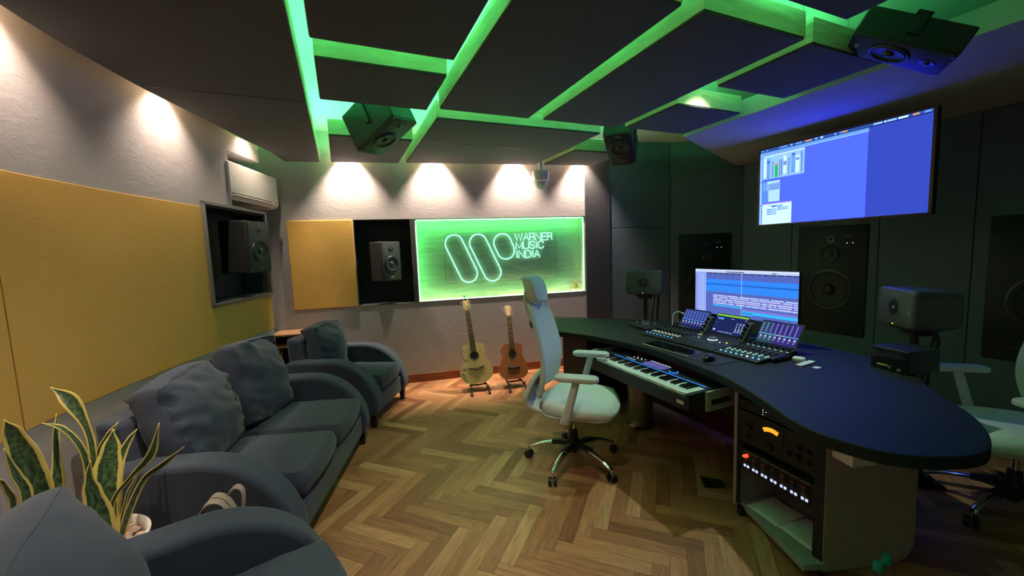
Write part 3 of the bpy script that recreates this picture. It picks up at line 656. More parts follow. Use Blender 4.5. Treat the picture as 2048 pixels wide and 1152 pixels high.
# little golden figure on the ledge
t = thing('figurine', 'tiny golden figurine on the right end of the niche ledge', 'ornament', nwp(2.15, .947, .078), NROT[2])
MT['gold'] = plain('gold', (.50, .36, .10), .35, .6)
m = MB(); m.mat('white'); m.b2(-.05, .05, -.025, .025, 0, .016); m.build('base', t, bevel=.004)
m = MB(); m.mat('gold'); m.lathe([(.020, .016), (.028, .03), (.022, .055), (.016, .075), (.020, .09), (.016, .105), (.008, .125), (.001, .135)], n=14); m.sphere((-.026, 0, .04), .012, 8); m.sphere((.026, 0, .04), .012, 8); m.cyl((-.02, 0, .065), (-.03, -.01, .045), .006, n=6); m.cyl((.02, 0, .065), (.03, -.01, .045), .006, n=6); m.build('figure', t)
# ------------------------------------------------------------------ sofas and cushions
def soft_box(w, d, h, seed, puff=.25, rnd=.22, wr=.006, n=18, crease=1.0):
    """cushion: local x width, y thickness, z height, base at z=0; returns (verts, faces, edge loops for piping)"""
    bm = bmesh.new(); bmesh.ops.create_cube(bm, size=2); bmesh.ops.subdivide_edges(bm, edges=bm.edges, cuts=n, use_grid_fill=True)
    def mp(p, wrinkle=True):
        u, v, t = p
        s = V((u, v, t)); q = V((u * math.sqrt(1 - v * v / 2 - t * t / 2 + v * v * t * t / 3), v * math.sqrt(1 - t * t / 2 - u * u / 2 + t * t * u * u / 3), t * math.sqrt(1 - u * u / 2 - v * v / 2 + u * u * v * v / 3)))
        s = s.lerp(q, rnd)
        bulge = (1 - abs(u) ** 2.5) * (1 - abs(t) ** 2.5)
        y = s.y * d / 2 * (1 - puff * .5 + puff * bulge * 1.3)
        x = s.x * w / 2 * (1 - .03 * (1 - t * t)); z = s.z * h / 2 * (1 - .03 * (1 - u * u))
        if wrinkle and wr:
            P = V((x * 4 + seed * 7.1, y * 5, z * 9 + x * 3)); e = .35 + 1.0 * max(abs(u), abs(t)) ** 3 * crease
            a = noise.noise(P) + .6 * noise.noise(P * 2.3) + .35 * noise.noise(P * 4.7); a = a - .45 * abs(noise.noise(P * 1.7 + V((9, 3, 1)))) * 2
            y += (1 if v > 0 else -1) * a * wr * e * (1.3 if abs(v) > .9 else .4); z += noise.noise(P * .6 + V((5, 5, 5))) * wr * 1.2 * (1 if t > .9 else .3); x += noise.noise(P * .7 + V((1, 8, 2))) * wr * .8
        return V((x, y, z + h / 2))
    loops = []
    for v in (-.94, .94):
        lp = []; k = 20
        for a, b in (((-1, -1), (1, -1)), ((1, -1), (1, 1)), ((1, 1), (-1, 1)), ((-1, 1), (-1, -1))):
            for i in range(k): f = i / k; lp.append(mp((a[0] + (b[0] - a[0]) * f, v, a[1] + (b[1] - a[1]) * f)))
        loops.append(lp)
    for vv in bm.verts: vv.co = mp(vv.co)
    bm.verts.index_update(); vs = [tuple(x.co) for x in bm.verts]; fs = [[x.index for x in f.verts] for f in bm.faces]; bm.free()
    return vs, fs, loops
def cushion(name, label, w, d, h, seed, mw, puff=.34, rnd=.42, wr=.008, parent=None, crease=1.0):
    vs, fs, loops = soft_box(w, d, h, seed, puff, rnd, wr, 20, crease)
    m = MB(); m.mat('sofa'); m.add(vs, fs)
    if parent is not None:
        o = m.build(name, parent, smooth=80); o.matrix_local = mw
    else:
        o = m.build(name, smooth=80); o.matrix_world = mw; tag(o, label, 'cushion', 'loose back cushions')
    for lp in loops:
        q = MB(); q.mat('sofaseam'); q.tube(lp, .0022, 5, closed=True); q.build('piping', o)
    return o
def TR(x, y, z, rx=0, ry=0, rz=0): return M.Translation((x, y, z)) @ Euler((rx, ry, rz), 'XYZ').to_matrix().to_4x4()
def sofa(name, label, cat, origin, az, seats, W, D=.85):
    w = V((math.sin(rad(az)), math.cos(rad(az)), 0)); rz = math.atan2(w.y, w.x)
    t = thing(name, label, cat, (origin[0], origin[1], 0), rz, 'blue grey sofas with curved arms')
    aw = .15
    prof = [(.02, .115), (.0, .18)] + [(.42 - .42 * math.cos(rad(a)), .18 + .42 * math.sin(rad(a))) for a in range(9, 91, 9)] + [(D - .10, .60), (D, .585), (D, .115)]
    for x0 in (0, W - aw):
        m = MB(); m.mat('sofa'); m.loft([[(x, p[0], p[1]) for p in prof] for x in (x0, x0 + aw)]); a = m.build('armrest', t, bevel=.028, seg=4, smooth=50)
        for sx in (.012, aw - .012):
            q = MB(); q.mat('sofaseam'); q.tube([(x0 + sx, p[0] - .0, p[1] + .0) for p in [(p[0] + (.008 if p[0] < .3 else 0), p[1] - .0075) for p in prof[1:-1]]], .0016, 5); q.build('seam', a)
    m = MB(); m.mat('sofa'); m.b2(aw, W - aw, .03, D - .12, .115, .275); m.build('base_rail', t, bevel=.018)
    m = MB(); m.mat('sofa'); m.loft([[(x, y, z) for y, z in ((D - .20, .115), (D - .11, .78), (D + .03, .79), (D - .0, .115))] for x in (aw - .05, W - aw + .05)]); m.build('backrest', t, bevel=.03, seg=3)
    sw = (W - 2 * aw) / seats
    for k in range(seats):
        o = cushion('seat_cushion', None, sw - .004, .18, .70, k + W, M.Translation((aw + sw * (k + .5), .69, .355)) @ Euler((rad(90), 0, 0)).to_matrix().to_4x4(), .16, .36, .0025, t)
    for x, y in ((.06, .06), (W - .06, .06), (.06, D - .06), (W - .06, D - .06)):
        m = MB(); m.mat('sofaleg'); m.loft([[(x + s * sx, y + s * sy, z) for sx, sy in ((-1, -1), (1, -1), (1, 1), (-1, 1))] for z, s in ((0, .020), (.12, .027))]); m.build('leg', t, bevel=.003)
    return t
SA = sofa('loveseat', 'blue grey two-seat sofa against the mustard wall', 'sofa', (-.276, 1.985), 17, 2, 1.40)
AB = sofa('armchair', 'blue grey armchair near the guitars, at the sign wall corner', 'armchair', (.197, 3.475), 28.3, 1, .79, .82)
AF = sofa('armchair', 'blue grey armchair in the foreground, cut off by the bottom edge', 'armchair', (.045, 1.04), -14, 1, .78)
bpy.context.view_layer.update()
def on(t, lx, ly, z, rx, ry=0, rz=0): return t.matrix_world @ TR(lx, ly, z, rx, ry, rz)
cushion('back_cushion', 'wrinkled loose back cushion nearest the plant on the two-seat sofa', .57, .23, .54, 1.3, on(SA, .405, .56, .425, rad(-18), 0, rad(4)), wr=.021)
cushion('back_cushion', 'loose back cushion on the far half of the two-seat sofa', .54, .23, .57, 4.2, on(SA, .945, .55, .425, rad(-14), rad(3), rad(-6)), wr=.020)
cushion('back_cushion', 'loose back cushion propped in the armchair near the guitars', .53, .21, .49, 6.1, on(AB, .355, .565, .42, rad(-12), rad(2), rad(4)), wr=.018)
cushion('back_cushion', 'large loose back cushion in the foreground armchair, bottom left', .56, .24, .50, 8.4, on(AF, .41, .58, .42, rad(-22), 0, 0), wr=.010, crease=.6)

# ------------------------------------------------------------------ plants
def leafmat():
    m, nt, b = newmat('snake_plant_leaf')
    uv = nt.nodes.new('ShaderNodeTexCoord'); sx = nt.nodes.new('ShaderNodeSeparateXYZ'); nt.links.new(uv.outputs['UV'], sx.inputs[0])
    def math_(op, a, bb=None):
        n = nt.nodes.new('ShaderNodeMath'); n.operation = op
        for i, q in enumerate((a, bb)):
            if q is None: continue
            if isinstance(q, (int, float)): n.inputs[i].default_value = q
            else: nt.links.new(q, n.inputs[i])
        return n.outputs[0]
    edge = math_('ABSOLUTE', math_('SUBTRACT', sx.outputs['X'], .5))
    nz = nt.nodes.new('ShaderNodeTexNoise'); mp = nt.nodes.new('ShaderNodeMapping'); mp.inputs['Scale'].default_value = (2, 9, 1); nt.links.new(uv.outputs['UV'], mp.inputs['Vector']); nt.links.new(mp.outputs['Vector'], nz.inputs['Vector']); nz.inputs['Scale'].default_value = 3; nz.inputs['Detail'].default_value = 3
    e2 = math_('ADD', edge, math_('MULTIPLY', math_('SUBTRACT', nz.outputs['Fac'], .5), .05))
    r = nt.nodes.new('ShaderNodeValToRGB'); r.color_ramp.interpolation = 'CONSTANT'; r.color_ramp.elements[0].color = (0, 0, 0, 1); r.color_ramp.elements[1].position = .345; r.color_ramp.elements[1].color = (1, 1, 1, 1); nt.links.new(e2, r.inputs['Fac'])
    g = nt.nodes.new('ShaderNodeValToRGB'); e = g.color_ramp.elements; e[0].position = .38; e[0].color = (.018, .055, .022, 1); e[1].position = .62; e[1].color = (.10, .17, .075, 1); nt.links.new(nz.outputs['Fac'], g.inputs['Fac'])
    mx = nt.nodes.new('ShaderNodeMix'); mx.data_type = 'RGBA'; mx.inputs['B'].default_value = (.70, .56, .15, 1); nt.links.new(r.outputs['Color'], mx.inputs['Factor']); nt.links.new(g.outputs['Color'], mx.inputs['A']); nt.links.new(mx.outputs['Result'], b.inputs['Base Color'])
    sock(b, 'Roughness', .42); return m
MT['leaf'] = leafmat()
def leaf(parent, pts, ws, tw, view=V((.25, -1, .1))):
    P = cat_rom(pts, 6); n = len(P); vs, fs, uvs = [], [], []
    for i, p in enumerate(P):
        t = (P[min(i + 1, n - 1)] - P[max(i - 1, 0)]).normalized(); f = i / (n - 1) * (len(ws) - 1); k = min(int(f), len(ws) - 2); q = f - k; q2 = q * q * (3 - 2 * q)
        w = ws[k] * (1 - q2) + ws[k + 1] * q2
        nrm = (M.Rotation(rad(tw * (.4 + .9 * i / n)), 3, t) @ (view - t * view.dot(t))).normalized(); a = t.cross(nrm).normalized()
        for c in range(7):
            u = c / 6 * 2 - 1; cup = w * .22 * (u * u - .4)
            vs.append(p + a * (u * w / 2) + nrm * cup); uvs.append((c / 6, i / (n - 1)))
    for i in range(n - 1):
        for c in range(6): fs.append((i * 7 + c, i * 7 + c + 1, (i + 1) * 7 + c + 1, (i + 1) * 7 + c))
    m = MB(); m.mat('leaf'); m.add(vs, fs); o = m.build('leaf', parent, smooth=80)
    l = o.data.uv_layers.new(name='UVMap')
    for lp in o.data.loops: l.data[lp.index].uv = uvs[lp.vertex_index]
    q = o.modifiers.new('solid', 'SOLIDIFY'); q.thickness = .0028; q.offset = 0
    return o
LEAVES = [([(-1.013, 1.8, 0.613), (-0.98, 1.78, 0.747), (-0.985, 1.76, 0.879), (-0.993, 1.74, 0.976), (-0.995, 1.72, 1.033)], [0.0468, 0.073, 0.0712, 0.0454, 0.0022], 20), ([(-1.031, 1.93, 0.585), (-1.018, 1.942, 0.699), (-1.015, 1.955, 0.799), (-1.014, 1.968, 0.883), (-1.009, 1.98, 0.958)], [0.0288, 0.0442, 0.029, 0.0256, 0.0026], 55), ([(-0.895, 1.84, 0.6), (-0.874, 1.825, 0.785), (-0.877, 1.81, 0.878), (-0.906, 1.795, 0.953), (-0.944, 1.78, 0.988)], [0.0182, 0.0212, 0.0224, 0.0203, 0.0023], 50), ([(-0.909, 1.9, 0.565), (-0.892, 1.905, 0.784), (-0.898, 1.91, 0.899), (-0.935, 1.915, 1.014), (-0.984, 1.92, 1.074)], [0.0258, 0.0222, 0.0221, 0.0485, 0.0033], 10), ([(-0.918, 1.94, 0.543), (-0.92, 1.96, 0.736), (-0.902, 1.98, 0.796), (-0.879, 2.0, 0.843), (-0.857, 2.02, 0.877)], [0.0264, 0.0299, 0.0267, 0.0271, 0.0028], 40), ([(-0.86, 1.86, 0.503), (-0.855, 1.875, 0.655), (-0.849, 1.89, 0.744), (-0.839, 1.905, 0.816), (-0.832, 1.92, 0.885)], [0.0597, 0.0751, 0.0789, 0.0536, 0.0035], 5), ([(-0.874, 1.95, 0.522), (-0.866, 1.978, 0.675), (-0.856, 2.005, 0.745), (-0.836, 2.033, 0.795), (-0.819, 2.06, 0.823)], [0.0269, 0.0362, 0.033, 0.0224, 0.0029], 30), ([(-0.836, 1.82, 0.518), (-0.814, 1.815, 0.652), (-0.759, 1.81, 0.727), (-0.691, 1.805, 0.8), (-0.652, 1.8, 0.918)], [0.0184, 0.0133, 0.0134, 0.0287, 0.0034], 15), ([(-0.838, 1.88, 0.477), (-0.802, 1.885, 0.578), (-0.75, 1.89, 0.681), (-0.695, 1.895, 0.72), (-0.619, 1.9, 0.775)], [0.0261, 0.0263, 0.023, 0.0287, 0.0027], 35), ([(-0.837, 1.78, 0.498), (-0.837, 1.775, 0.623), (-0.843, 1.77, 0.721), (-0.843, 1.765, 0.783), (-0.831, 1.76, 0.84)], [0.0734, 0.0741, 0.0478, 0.0205, 0.0024], 12), ([(-0.99, 1.74, 0.646), (-0.975, 1.72, 0.788), (-0.978, 1.7, 0.854), (-0.976, 1.68, 0.909), (-0.971, 1.66, 0.962)], [0.03, 0.0324, 0.0288, 0.0184, 0.0021], 60), ([(-0.997, 1.7, 0.676), (-0.982, 1.68, 0.784), (-0.977, 1.66, 0.824), (-0.973, 1.64, 0.863), (-0.965, 1.62, 0.883)], [0.016, 0.0185, 0.0168, 0.0124, 0.0027], 40), ([(-0.864, 1.93, 0.475), (-0.832, 1.938, 0.588), (-0.821, 1.945, 0.623), (-0.806, 1.952, 0.653), (-0.791, 1.96, 0.693)], [0.0053, 0.009, 0.0108, 0.0072, 0.0018], 10)]
PX, PY = -.935, 1.83
t = thing('snake_plant', 'tall snake plant with yellow-edged leaves between sofa and foreground armchair', 'potted plant', (PX, PY, 0))
m = MB(); m.mat('potwhite'); m.lathe([(.001, .002), (.13, .002), (.16, .25), (.195, .48), (.198, .495), (.190, .50), (.182, .492), (.175, .455), (.001, .455)], n=40); m.build('pot', t)
m = MB(); m.mat('soil'); m.lathe([(.001, .462), (.12, .464), (.176, .458), (.17, .45), (.001, .45)], n=30); m.build('soil', t)
m = MB(); m.mat('pebble'); rr = random.Random(5)
for k in range(46):
    a, r_ = rr.random() * 6.28, .07 + .095 * math.sqrt(rr.random()); m.sphere((r_ * math.cos(a), r_ * math.sin(a), .468), .012 + .009 * rr.random(), 8, (1.2, 1, .7))
pb = m.build('pebbles', t); pb['kind'] = 'stuff'
for P_, W_, tw in LEAVES:
    b0 = V(P_[0]); base = V((PX + (b0.x - PX) * .8, PY + (b0.y - PY) * .8, .46)); d = base - V((PX, PY, .46))
    if d.length > .13: base = V((PX, PY, .46)) + d * (.13 / d.length)
    leaf(t, [base - V((PX, PY, 0))] + [V(p) - V((PX, PY, 0)) for p in P_], [W_[0] * .75] + W_, tw)
t = thing('small_potted_plant', 'small potted plant in white pot behind the corner armchair', 'potted plant', (-.63, 4.15, 0))
m = MB(); m.mat('potwhite'); m.lathe([(.001, .002), (.07, .002), (.085, .25), (.098, .475), (.10, .49), (.094, .495), (.088, .485), (.083, .44), (.001, .44)], n=32); m.build('pot', t)
m = MB(); m.mat('brownbag'); m.lathe([(.001, .462), (.05, .464), (.084, .455), (.08, .44), (.001, .44)], n=24); m.build('soil', t)
for pts, ws, tw in (([(0, 0, .45), (.01, .0, .54), (.03, -.01, .61), (.055, -.02, .66)], [.02, .035, .03, .003], 20), ([(.01, .01, .45), (.03, .02, .50), (.055, .03, .56), (.06, .03, .63)], [.016, .03, .026, .003], 60), ([(-.02, .01, .45), (-.03, .02, .55), (-.05, .03, .63), (-.06, .04, .69)], [.018, .032, .028, .003], -20)): leaf(t, [V(p) for p in pts], ws, tw)
# tan bag between sofa and foreground armchair
t = thing('tote_bag', 'tan cloth bag with looped straps behind the foreground armchair arm', 'bag', (-.55, 1.875, 0), rad(-6)); t.scale = (.72, .75, .93)
m = MB(); m.mat('bagtan'); rings = []
for z, a, b_ in ((.0, .13, .045), (.02, .15, .055), (.25, .155, .06), (.44, .14, .035), (.50, .13, .02)): rings.append([(a * math.copysign(abs(math.cos(x)) ** .6, math.cos(x)), b_ * math.copysign(abs(math.sin(x)) ** .8, math.sin(x)) + .004 * math.sin(7 * x + z * 20), z) for x in [2 * PI * i / 28 for i in range(28)]])
m.loft(rings); m.build('body', t, smooth=60)
def strap(pts, w=.03):
    P = cat_rom(pts, 7); m = MB(); m.mat('bagtan'); rings = []
    for i, p in enumerate(P):
        tt = (P[min(i + 1, len(P) - 1)] - P[max(i - 1, 0)]).normalized(); a = V((.25, 1, .3)); a = (a - tt * a.dot(tt)).normalized(); n_ = tt.cross(a)
        rings.append([p + a * (w * sx) + n_ * (.0035 * sz) for sx, sz in ((-.5, -1), (.5, -1), (.5, 1), (-.5, 1))])
    m.loft(rings); m.build('strap', t, smooth=60)
strap([(-.06, -.02, .44), (-.05, -.03, .53), (.0, -.035, .585), (.06, -.03, .575), (.10, -.025, .50), (.10, -.02, .42)])
strap([(-.04, .0, .44), (-.035, -.005, .54), (.02, -.005, .60), (.08, .0, .575), (.12, .0, .50)])
strap([(.02, .025, .44), (.05, .02, .55), (.11, .02, .612), (.15, .02, .59), (.14, .02, .50), (.11, .02, .44)])

# low shelf behind the corner armchair, brown bag on it
t = thing('low_shelf', 'low open wooden shelf against the sign wall behind corner armchair', 'shelf', nwp(-1.16, 0, -.31), NROT[2])
m = MB(); m.mat('shelfwood'); m.b2(-.14, .30, 0, .30, .715, .735); m.build('top_board', t, bevel=.003)
m = MB(); m.mat('shelfwood'); m.b2(-.14, .30, .0, .30, .60, .62); m.build('shelf_board', t, bevel=.003)
m = MB(); m.mat('shelfwood'); m.b2(-.14, .30, 0, .30, .04, .06); m.build('shelf_board', t, bevel=.003)
for x in (-.14, .28): m = MB(); m.mat('shelfwood'); m.b2(x, x + .02, 0, .30, 0, .715); m.build('side_board', t, bevel=.002)
m = MB(); m.mat('black'); m.b2(-.12, .28, .285, .295, .06, .715); m.build('back_board', t)
vs, fs, _ = soft_box(.22, .12, .088, 3.3, .3, .3, .02, 10)
m = MB(); m.mat('brownbag'); m.add(vs, fs); o = m.build('paper_bag', smooth=30); o.matrix_world = M.Translation(nwp(-1.06, .621, -.22)) @ Euler(NROT).to_matrix().to_4x4()
tag(o, 'crumpled brown paper bag on the low shelf behind corner armchair', 'bag')
vs, fs, _ = soft_box(.16, .10, .10, 5.3, .3, .3, .012, 10)

# ------------------------------------------------------------------ guitars
def orient2(o, pos, face, up):
    z = V(up).normalized(); y = -V(face); y = (y - z * y.dot(z)).normalized(); x = y.cross(z)
    o.matrix_world = M.Translation(V(pos)) @ M((x, y, z)).transposed().to_4x4() @ M.Scale(1.07, 4, (1, 0, 0))
def outline(pts, n=8):
    """right half given bottom-to-top as (x, z); mirrored and smoothed"""
    half = cat_rom([(x, z, 0) for x, z in pts], n); R_ = [(p.x, p.y) for p in half]
    return R_ + [(-x, z) for x, z in R_[::-1][1:-1]]
def guitar(label, half, top, head, pos, face, up, body_h, hole_z, bridge_z, L, curved_bridge, hw):
    t = thing('acoustic_guitar', label, 'guitar', group=None)
    O = outline(half); bd_ = .085
    m = MB(); m.mat('mahogany'); m.loft([[(x, .003, z) for x, z in O], [(x, bd_, z) for x, z in O]], cap0=False); m.build('body_sides', t, smooth=60)
    m = MB(); m.mat(top); m.loft([[(x * .995, .003, z) for x, z in O], [(x, 0, z) for x, z in O]], cap0=False); tp = m.build('soundboard', t, smooth=20)
    m = MB(); m.mat('bind'); m.lathe([(.040, -.0), (.040, .0012), (.048, .0012), (.048, 0)], (0, 0, hole_z), 'Y', 32, cap=False); m.build('rosette', t)
    m = MB(); m.mat('soundhole'); m.lathe([(.001, .0008), (.040, .0008)], (0, 0, hole_z), 'Y', 32, cap=False); m.build('soundhole', t)
    m = MB(); m.mat('bridge')
    if curved_bridge: m.loft([[(x, y, bridge_z + abs(x) ** 1.3 * .5 + s * (.014 - abs(x) * .14)) for y, s in ((0, -1), (-.008, -1), (-.008, 1), (0, 1))] for x in [-.085 + .17 * i / 12 for i in range(13)]])
    else: m.b2(-.06, .06, -.008, 0, bridge_z - .012, bridge_z + .012)
    m.build('bridge', t, bevel=.002)
    m = MB(); m.mat('white'); m.b2(-.035, .035, -.0115, -.008, bridge_z + .002, bridge_z + .005); m.build('saddle', t)
    nut = L - .125
    m = MB(); m.mat('neckwood'); m.loft([[(x * w_, y, z) for x, y in ((-.5, .0), (.5, .0), (.42, dp), (0, dp * 1.3), (-.42, dp))] for z, w_, dp in ((body_h - .03, .056, .03), (body_h + .04, .054, .020), (nut, .045, .016))]); m.build('neck', t, smooth=50)
    m = MB(); m.mat('fret'); fz0 = hole_z + .052; m.loft([[(sx * w_, y, z) for sx, y in ((-.5, 0), (.5, 0), (.5, -.007), (-.5, -.007))] for z, w_ in ((fz0, .058), (nut, .044))]); fb = m.build('fretboard', t)
    m = MB(); m.mat('nickel'); sc = nut - bridge_z
    for k in range(1, 21):
        z = nut - sc * (1 - 2 ** (-k / 12))
        if z < fz0: break
        w_ = .044 + (.058 - .044) * (nut - z) / (nut - fz0); m.b2(-w_ / 2, w_ / 2, -.0085, -.007, z - .001, z + .001)
    m.build('frets', fb)
    m = MB(); m.mat('white')
    for k in (3, 5, 7, 9):
        z = nut - sc * (1 - 2 ** (-(k - .5) / 12)); m.cyl((0, -.007, z), (0, -.0076, z), .004, n=8)
    m.build('fret_markers', fb)
    m = MB(); m.mat('nickel')
    for k in range(6): x0 = -.019 + k * .0076; x1 = -.025 + k * .010; m.cyl((x0, -.0095, nut), (x1, -.0115, bridge_z + .003), .0006, n=4)
    m.build('strings', t)
    hp = [(.022, 0), (.031, .018), (.034, .07), (.030, .115), (.012, .122), (0, .119)]
    HO = hp + [(-x, z) for x, z in hp[::-1][1:]]
    m = MB(); m.at((0, .003, nut), (rad(-11), 0, 0)); m.mat(head); m.loft([[(x, 0, z) for x, z in HO], [(x, .014, z) for x, z in HO]]); m.build('headstock', t, bevel=.0015)
    for s_ in (-1, 1):
        for k in range(3):
            m = MB(); m.at((0, .003, nut), (rad(-11), 0, 0)); m.mat('nickel'); z = .028 + k * .034; x = s_ * .022
            m.cyl((x, .014, z), (x, -.010, z), .004, n=8); m.cyl((x, .010, z), (s_ * .044, .010, z), .0025, n=6); m.sphere((s_ * .050, .010, z), .008, 8, (1, .6, .75)); m.build('tuning_peg', t)
    orient2(t, pos, face, up)
    return t, tp
h1 = [(0, 0), (.085, .008), (.150, .060), (.166, .130), (.150, .205), (.112, .262), (.108, .300), (.122, .350), (.108, .405), (.060, .432), (0, .436)]
g1, tp = guitar('pale spruce acoustic guitar with handwriting on its edge, left of two on stands', h1, 'spruce', 'headpale', (1.262, 3.95, .088), (-.22, -.95, .26), (-.03, .245, .893), .436, .30, .155, .925, True, .17)
m = MB(); m.mat('ink'); rr = random.Random(11)
for k, (x, z) in enumerate(((-.118, .385), (-.125, .35), (-.105, .27), (-.128, .18), (-.145, .13), (-.135, .09), (-.125, .06))):
    pts = [(x + rr.uniform(-.012, .012) + .003 * i, -.0008, z + rr.uniform(-.010, .010) - .002 * i) for i in range(7)]; m.tube(cat_rom(pts, 4), .0011, 4)
wt = m.build('handwriting', tp); wt['label'] = 'handwritten ink scrawl'
m = MB(); m.mat('black'); m.b2(-.012, .012, -.02, .0, .905, .925); m.cyl((0, -.01, .92), (-.012, -.012, .965), .004, n=8); m.build('clip_tuner', g1)
h2 = [(0, 0), (.085, .006), (.135, .045), (.147, .105), (.138, .165), (.112, .225), (.104, .268), (.110, .320), (.098, .368), (.055, .388), (0, .390)]
guitar('small red-brown mahogany acoustic guitar, right of two on stands', h2, 'mahogany', 'headpale', (1.648, 3.86, .098), (-.18, -.95, .26), (.05, .245, .79), .390, .268, .125, .825, False, .15)
def gstand(label, pos, rz, w):
    t = thing('guitar_stand', label, 'stand', pos, rz, 'black guitar stands')
    for s_ in (-1, 1):
        m = MB(); m.mat('black'); m.tube([(s_ * w, -.13, .010), (s_ * w * .94, -.10, .045), (s_ * w * .90, -.04, .066)], .011, 8); m.build('front_leg', t)
        m = MB(); m.mat('blackrubber'); m.tube([(s_ * w * .90, .02, .068), (s_ * w * .90, -.08, .060), (s_ * w * .90, -.105, .088)], .011, 8); m.build('cradle_arm', t)
        m = MB(); m.mat('blackrubber'); m.sphere((s_ * w, -.132, .012), .013, 8); m.build('rubber_foot', t)
        m = MB(); m.mat('black'); m.tube([(s_ * w * .90, .02, .066), (s_ * w * .75, .125, .075), (s_ * w * .45, .185, .22), (0, .215, .33)], .009, 8); m.build('upright', t)
    m = MB(); m.mat('black'); m.tube([(-w * .9, .02, .070), (0, .03, .062), (w * .9, .02, .070)], .009, 8); m.build('crossbar', t)
    m = MB(); m.mat('black'); m.tube([(0, .215, .33), (0, .27, .16), (0, .32, .012)], .009, 8); m.build('rear_leg', t)
gstand('black folding stand under the pale spruce guitar', (1.262, 3.955, 0), -.14, .095)
gstand('black folding stand under the red-brown guitar', (1.648, 3.865, 0), -.12, .090)
# ------------------------------------------------------------------ desk
DZ = .76
fr = [(1.97, 3.85), (1.80, 3.74), (1.70, 3.50), (1.705, 3.137), (1.876, 2.753), (1.955, 2.45), (1.992, 2.12), (1.948, 1.737), (1.878, 1.445), (1.753, 1.169), (1.667, 1.011), (1.628, .885), (1.636, .785), (1.669, .701), (1.728, .633), (1.814, .585), (1.90, .554), (1.99, .549), (2.10, .578), (2.207, .625), (2.321, .694), (2.454, .805), (2.60, .93), (2.86, 1.12), (3.0, 1.5), (3.02, 2.0), (2.97, 2.5), (2.80, 2.93), (2.5, 3.3), (2.25, 3.58), (2.09, 3.78)]
P = [(p.x, p.y) for p in cat_rom([(x, y, 0) for x, y in fr + fr[:1]], 5)[:-1]]
t = thing('studio_desk', 'long curved black studio desk with equipment rack and pull-out keyboard tray', 'desk', (2.2, 2.1, 0))
o_ = V((2.2, 2.1, 0))
m = MB(); m.at(-o_); m.mat('desk'); m.prism(P, DZ - .048, DZ); m.build('desktop', t, bevel=.006, smooth=30)
# keyboard tray
m = MB(); m.at(-o_); m.mat('deskunder'); m.b2(1.80, 2.26, 1.575, 2.66, .545, .562); m.b2(1.80, 1.815, 1.575, 2.66, .545, .60); m.build('keyboard_tray', t, bevel=.003)
m = MB(); m.at(-o_); m.mat('drawer'); m.b2(1.838, 2.26, 1.556, 1.572, .545, .662); ds = m.build('tray_side', t, bevel=.003); ds['label'] = 'grey tray side'
m = MB(); m.at(-o_); m.mat('black'); m.b2(1.87, 2.03, 1.5535, 1.5562, .582, .612); m.build('slide_rail', ds)
m = MB(); m.at(-o_); m.mat('silver'); m.b2(2.022, 2.03, 1.545, 1.556, .58, .625); m.b2(1.99, 2.02, 1.552, 1.556, .612, .617); m.build('rail_bracket', ds)
m = MB(); m.at(-o_); m.mat('drawer'); m.b2(1.838, 2.26, 2.663, 2.679, .545, .662); m.build('tray_side', t, bevel=.003)
for y in (1.60, 2.64): m = MB(); m.at(-o_); m.mat('deskunder'); m.b2(2.10, 2.25, y - .02, y + .02, .56, .715); m.build('tray_hanger', t)
m = MB(); m.at(-o_); m.mat('deskwood'); m.b2(2.55, 2.575, 1.35, 3.05, .06, .712); m.build('modesty_panel', t)
m = MB(); m.at(-o_); m.mat('deskunder'); m.b2(1.99, 2.01, 2.98, 3.40, .0, .712); m.b2(2.01, 2.45, 2.98, 3.0, 0, .712); m.b2(2.01, 2.45, 3.38, 3.40, 0, .712); m.build('side_pedestal', t)
# rack cabinet under the near end
CR = (0, 0, math.atan2(-.47, -.04)); CA = V((1.905, 1.44, 0)) - o_
def cb(): q = MB(); q.at(CA, CR); return q
m = cb(); m.mat('cabgrey'); m.b2(0, .018, 0, .46, .05, .71); m.build('rack_side_board', t, bevel=.002)
m = cb(); m.mat('deskunder'); m.b2(.424, .470, 0, .02, .0, .71); m.build('rack_post', t, bevel=.002)
m = cb(); m.mat('deskunder'); m.b2(.018, .452, .44, .46, .05, .71); m.build('rack_back_board', t)
m = MB(); m.at(-o_); m.mat('cabfloor'); m.prism([(1.952, 1.452), (1.780, 1.00), (1.862, .965), (2.31, .925), (2.36, 1.40)], .035, .068); m.build('rack_floor_board', t, bevel=.002)
m = cb(); m.mat('deskunder'); m.b2(.018, .030, .002, .02, .068, .71); m.build('rack_rail', t)
for x, y in ((.03, .03), (.44, .03), (.03, .43), (.44, .43)): m = cb(); m.mat('black'); m.cyl((x, y, 0), (x, y, .05), .02, .024); m.build('rack_foot', t)
a_, b_ = V((1.865, .970, 0)) - o_, V((2.30, .835, 0)) - o_
d_ = b_ - a_; m = MB(); m.at(a_, (0, 0, math.atan2(d_.y, d_.x))); m.mat('cabgrey')
pr = [(0, .02), (d_.length - .10, .02)] + [(d_.length - .10 + .10 * math.sin(rad(k * 15)), .02 + .10 * (1 - math.cos(rad(k * 15)))) for k in range(1, 7)] + [(d_.length, .711), (0, .711)]
m.loft([[(x, y, z) for x, z in pr] for y in (0, .018)]); sp_ = m.build('rack_side_panel', t, bevel=.002); sp_['label'] = 'plain grey-brown side panel'
m = MB(); m.at(a_, (0, 0, math.atan2(d_.y, d_.x))); m.mat('white'); m.b2(.020, .135, -.095, -.001, .562, .705); pb_ = m.build('junction_box', t, bevel=.004); pb_['label'] = 'white box under the desktop'
m = MB(); m.at(a_, (0, 0, math.atan2(d_.y, d_.x))); m.mat('black'); m.cyl((.10, -.0955, .595), (.10, -.098, .595), .004, n=10); m.build('socket_hole', pb_)
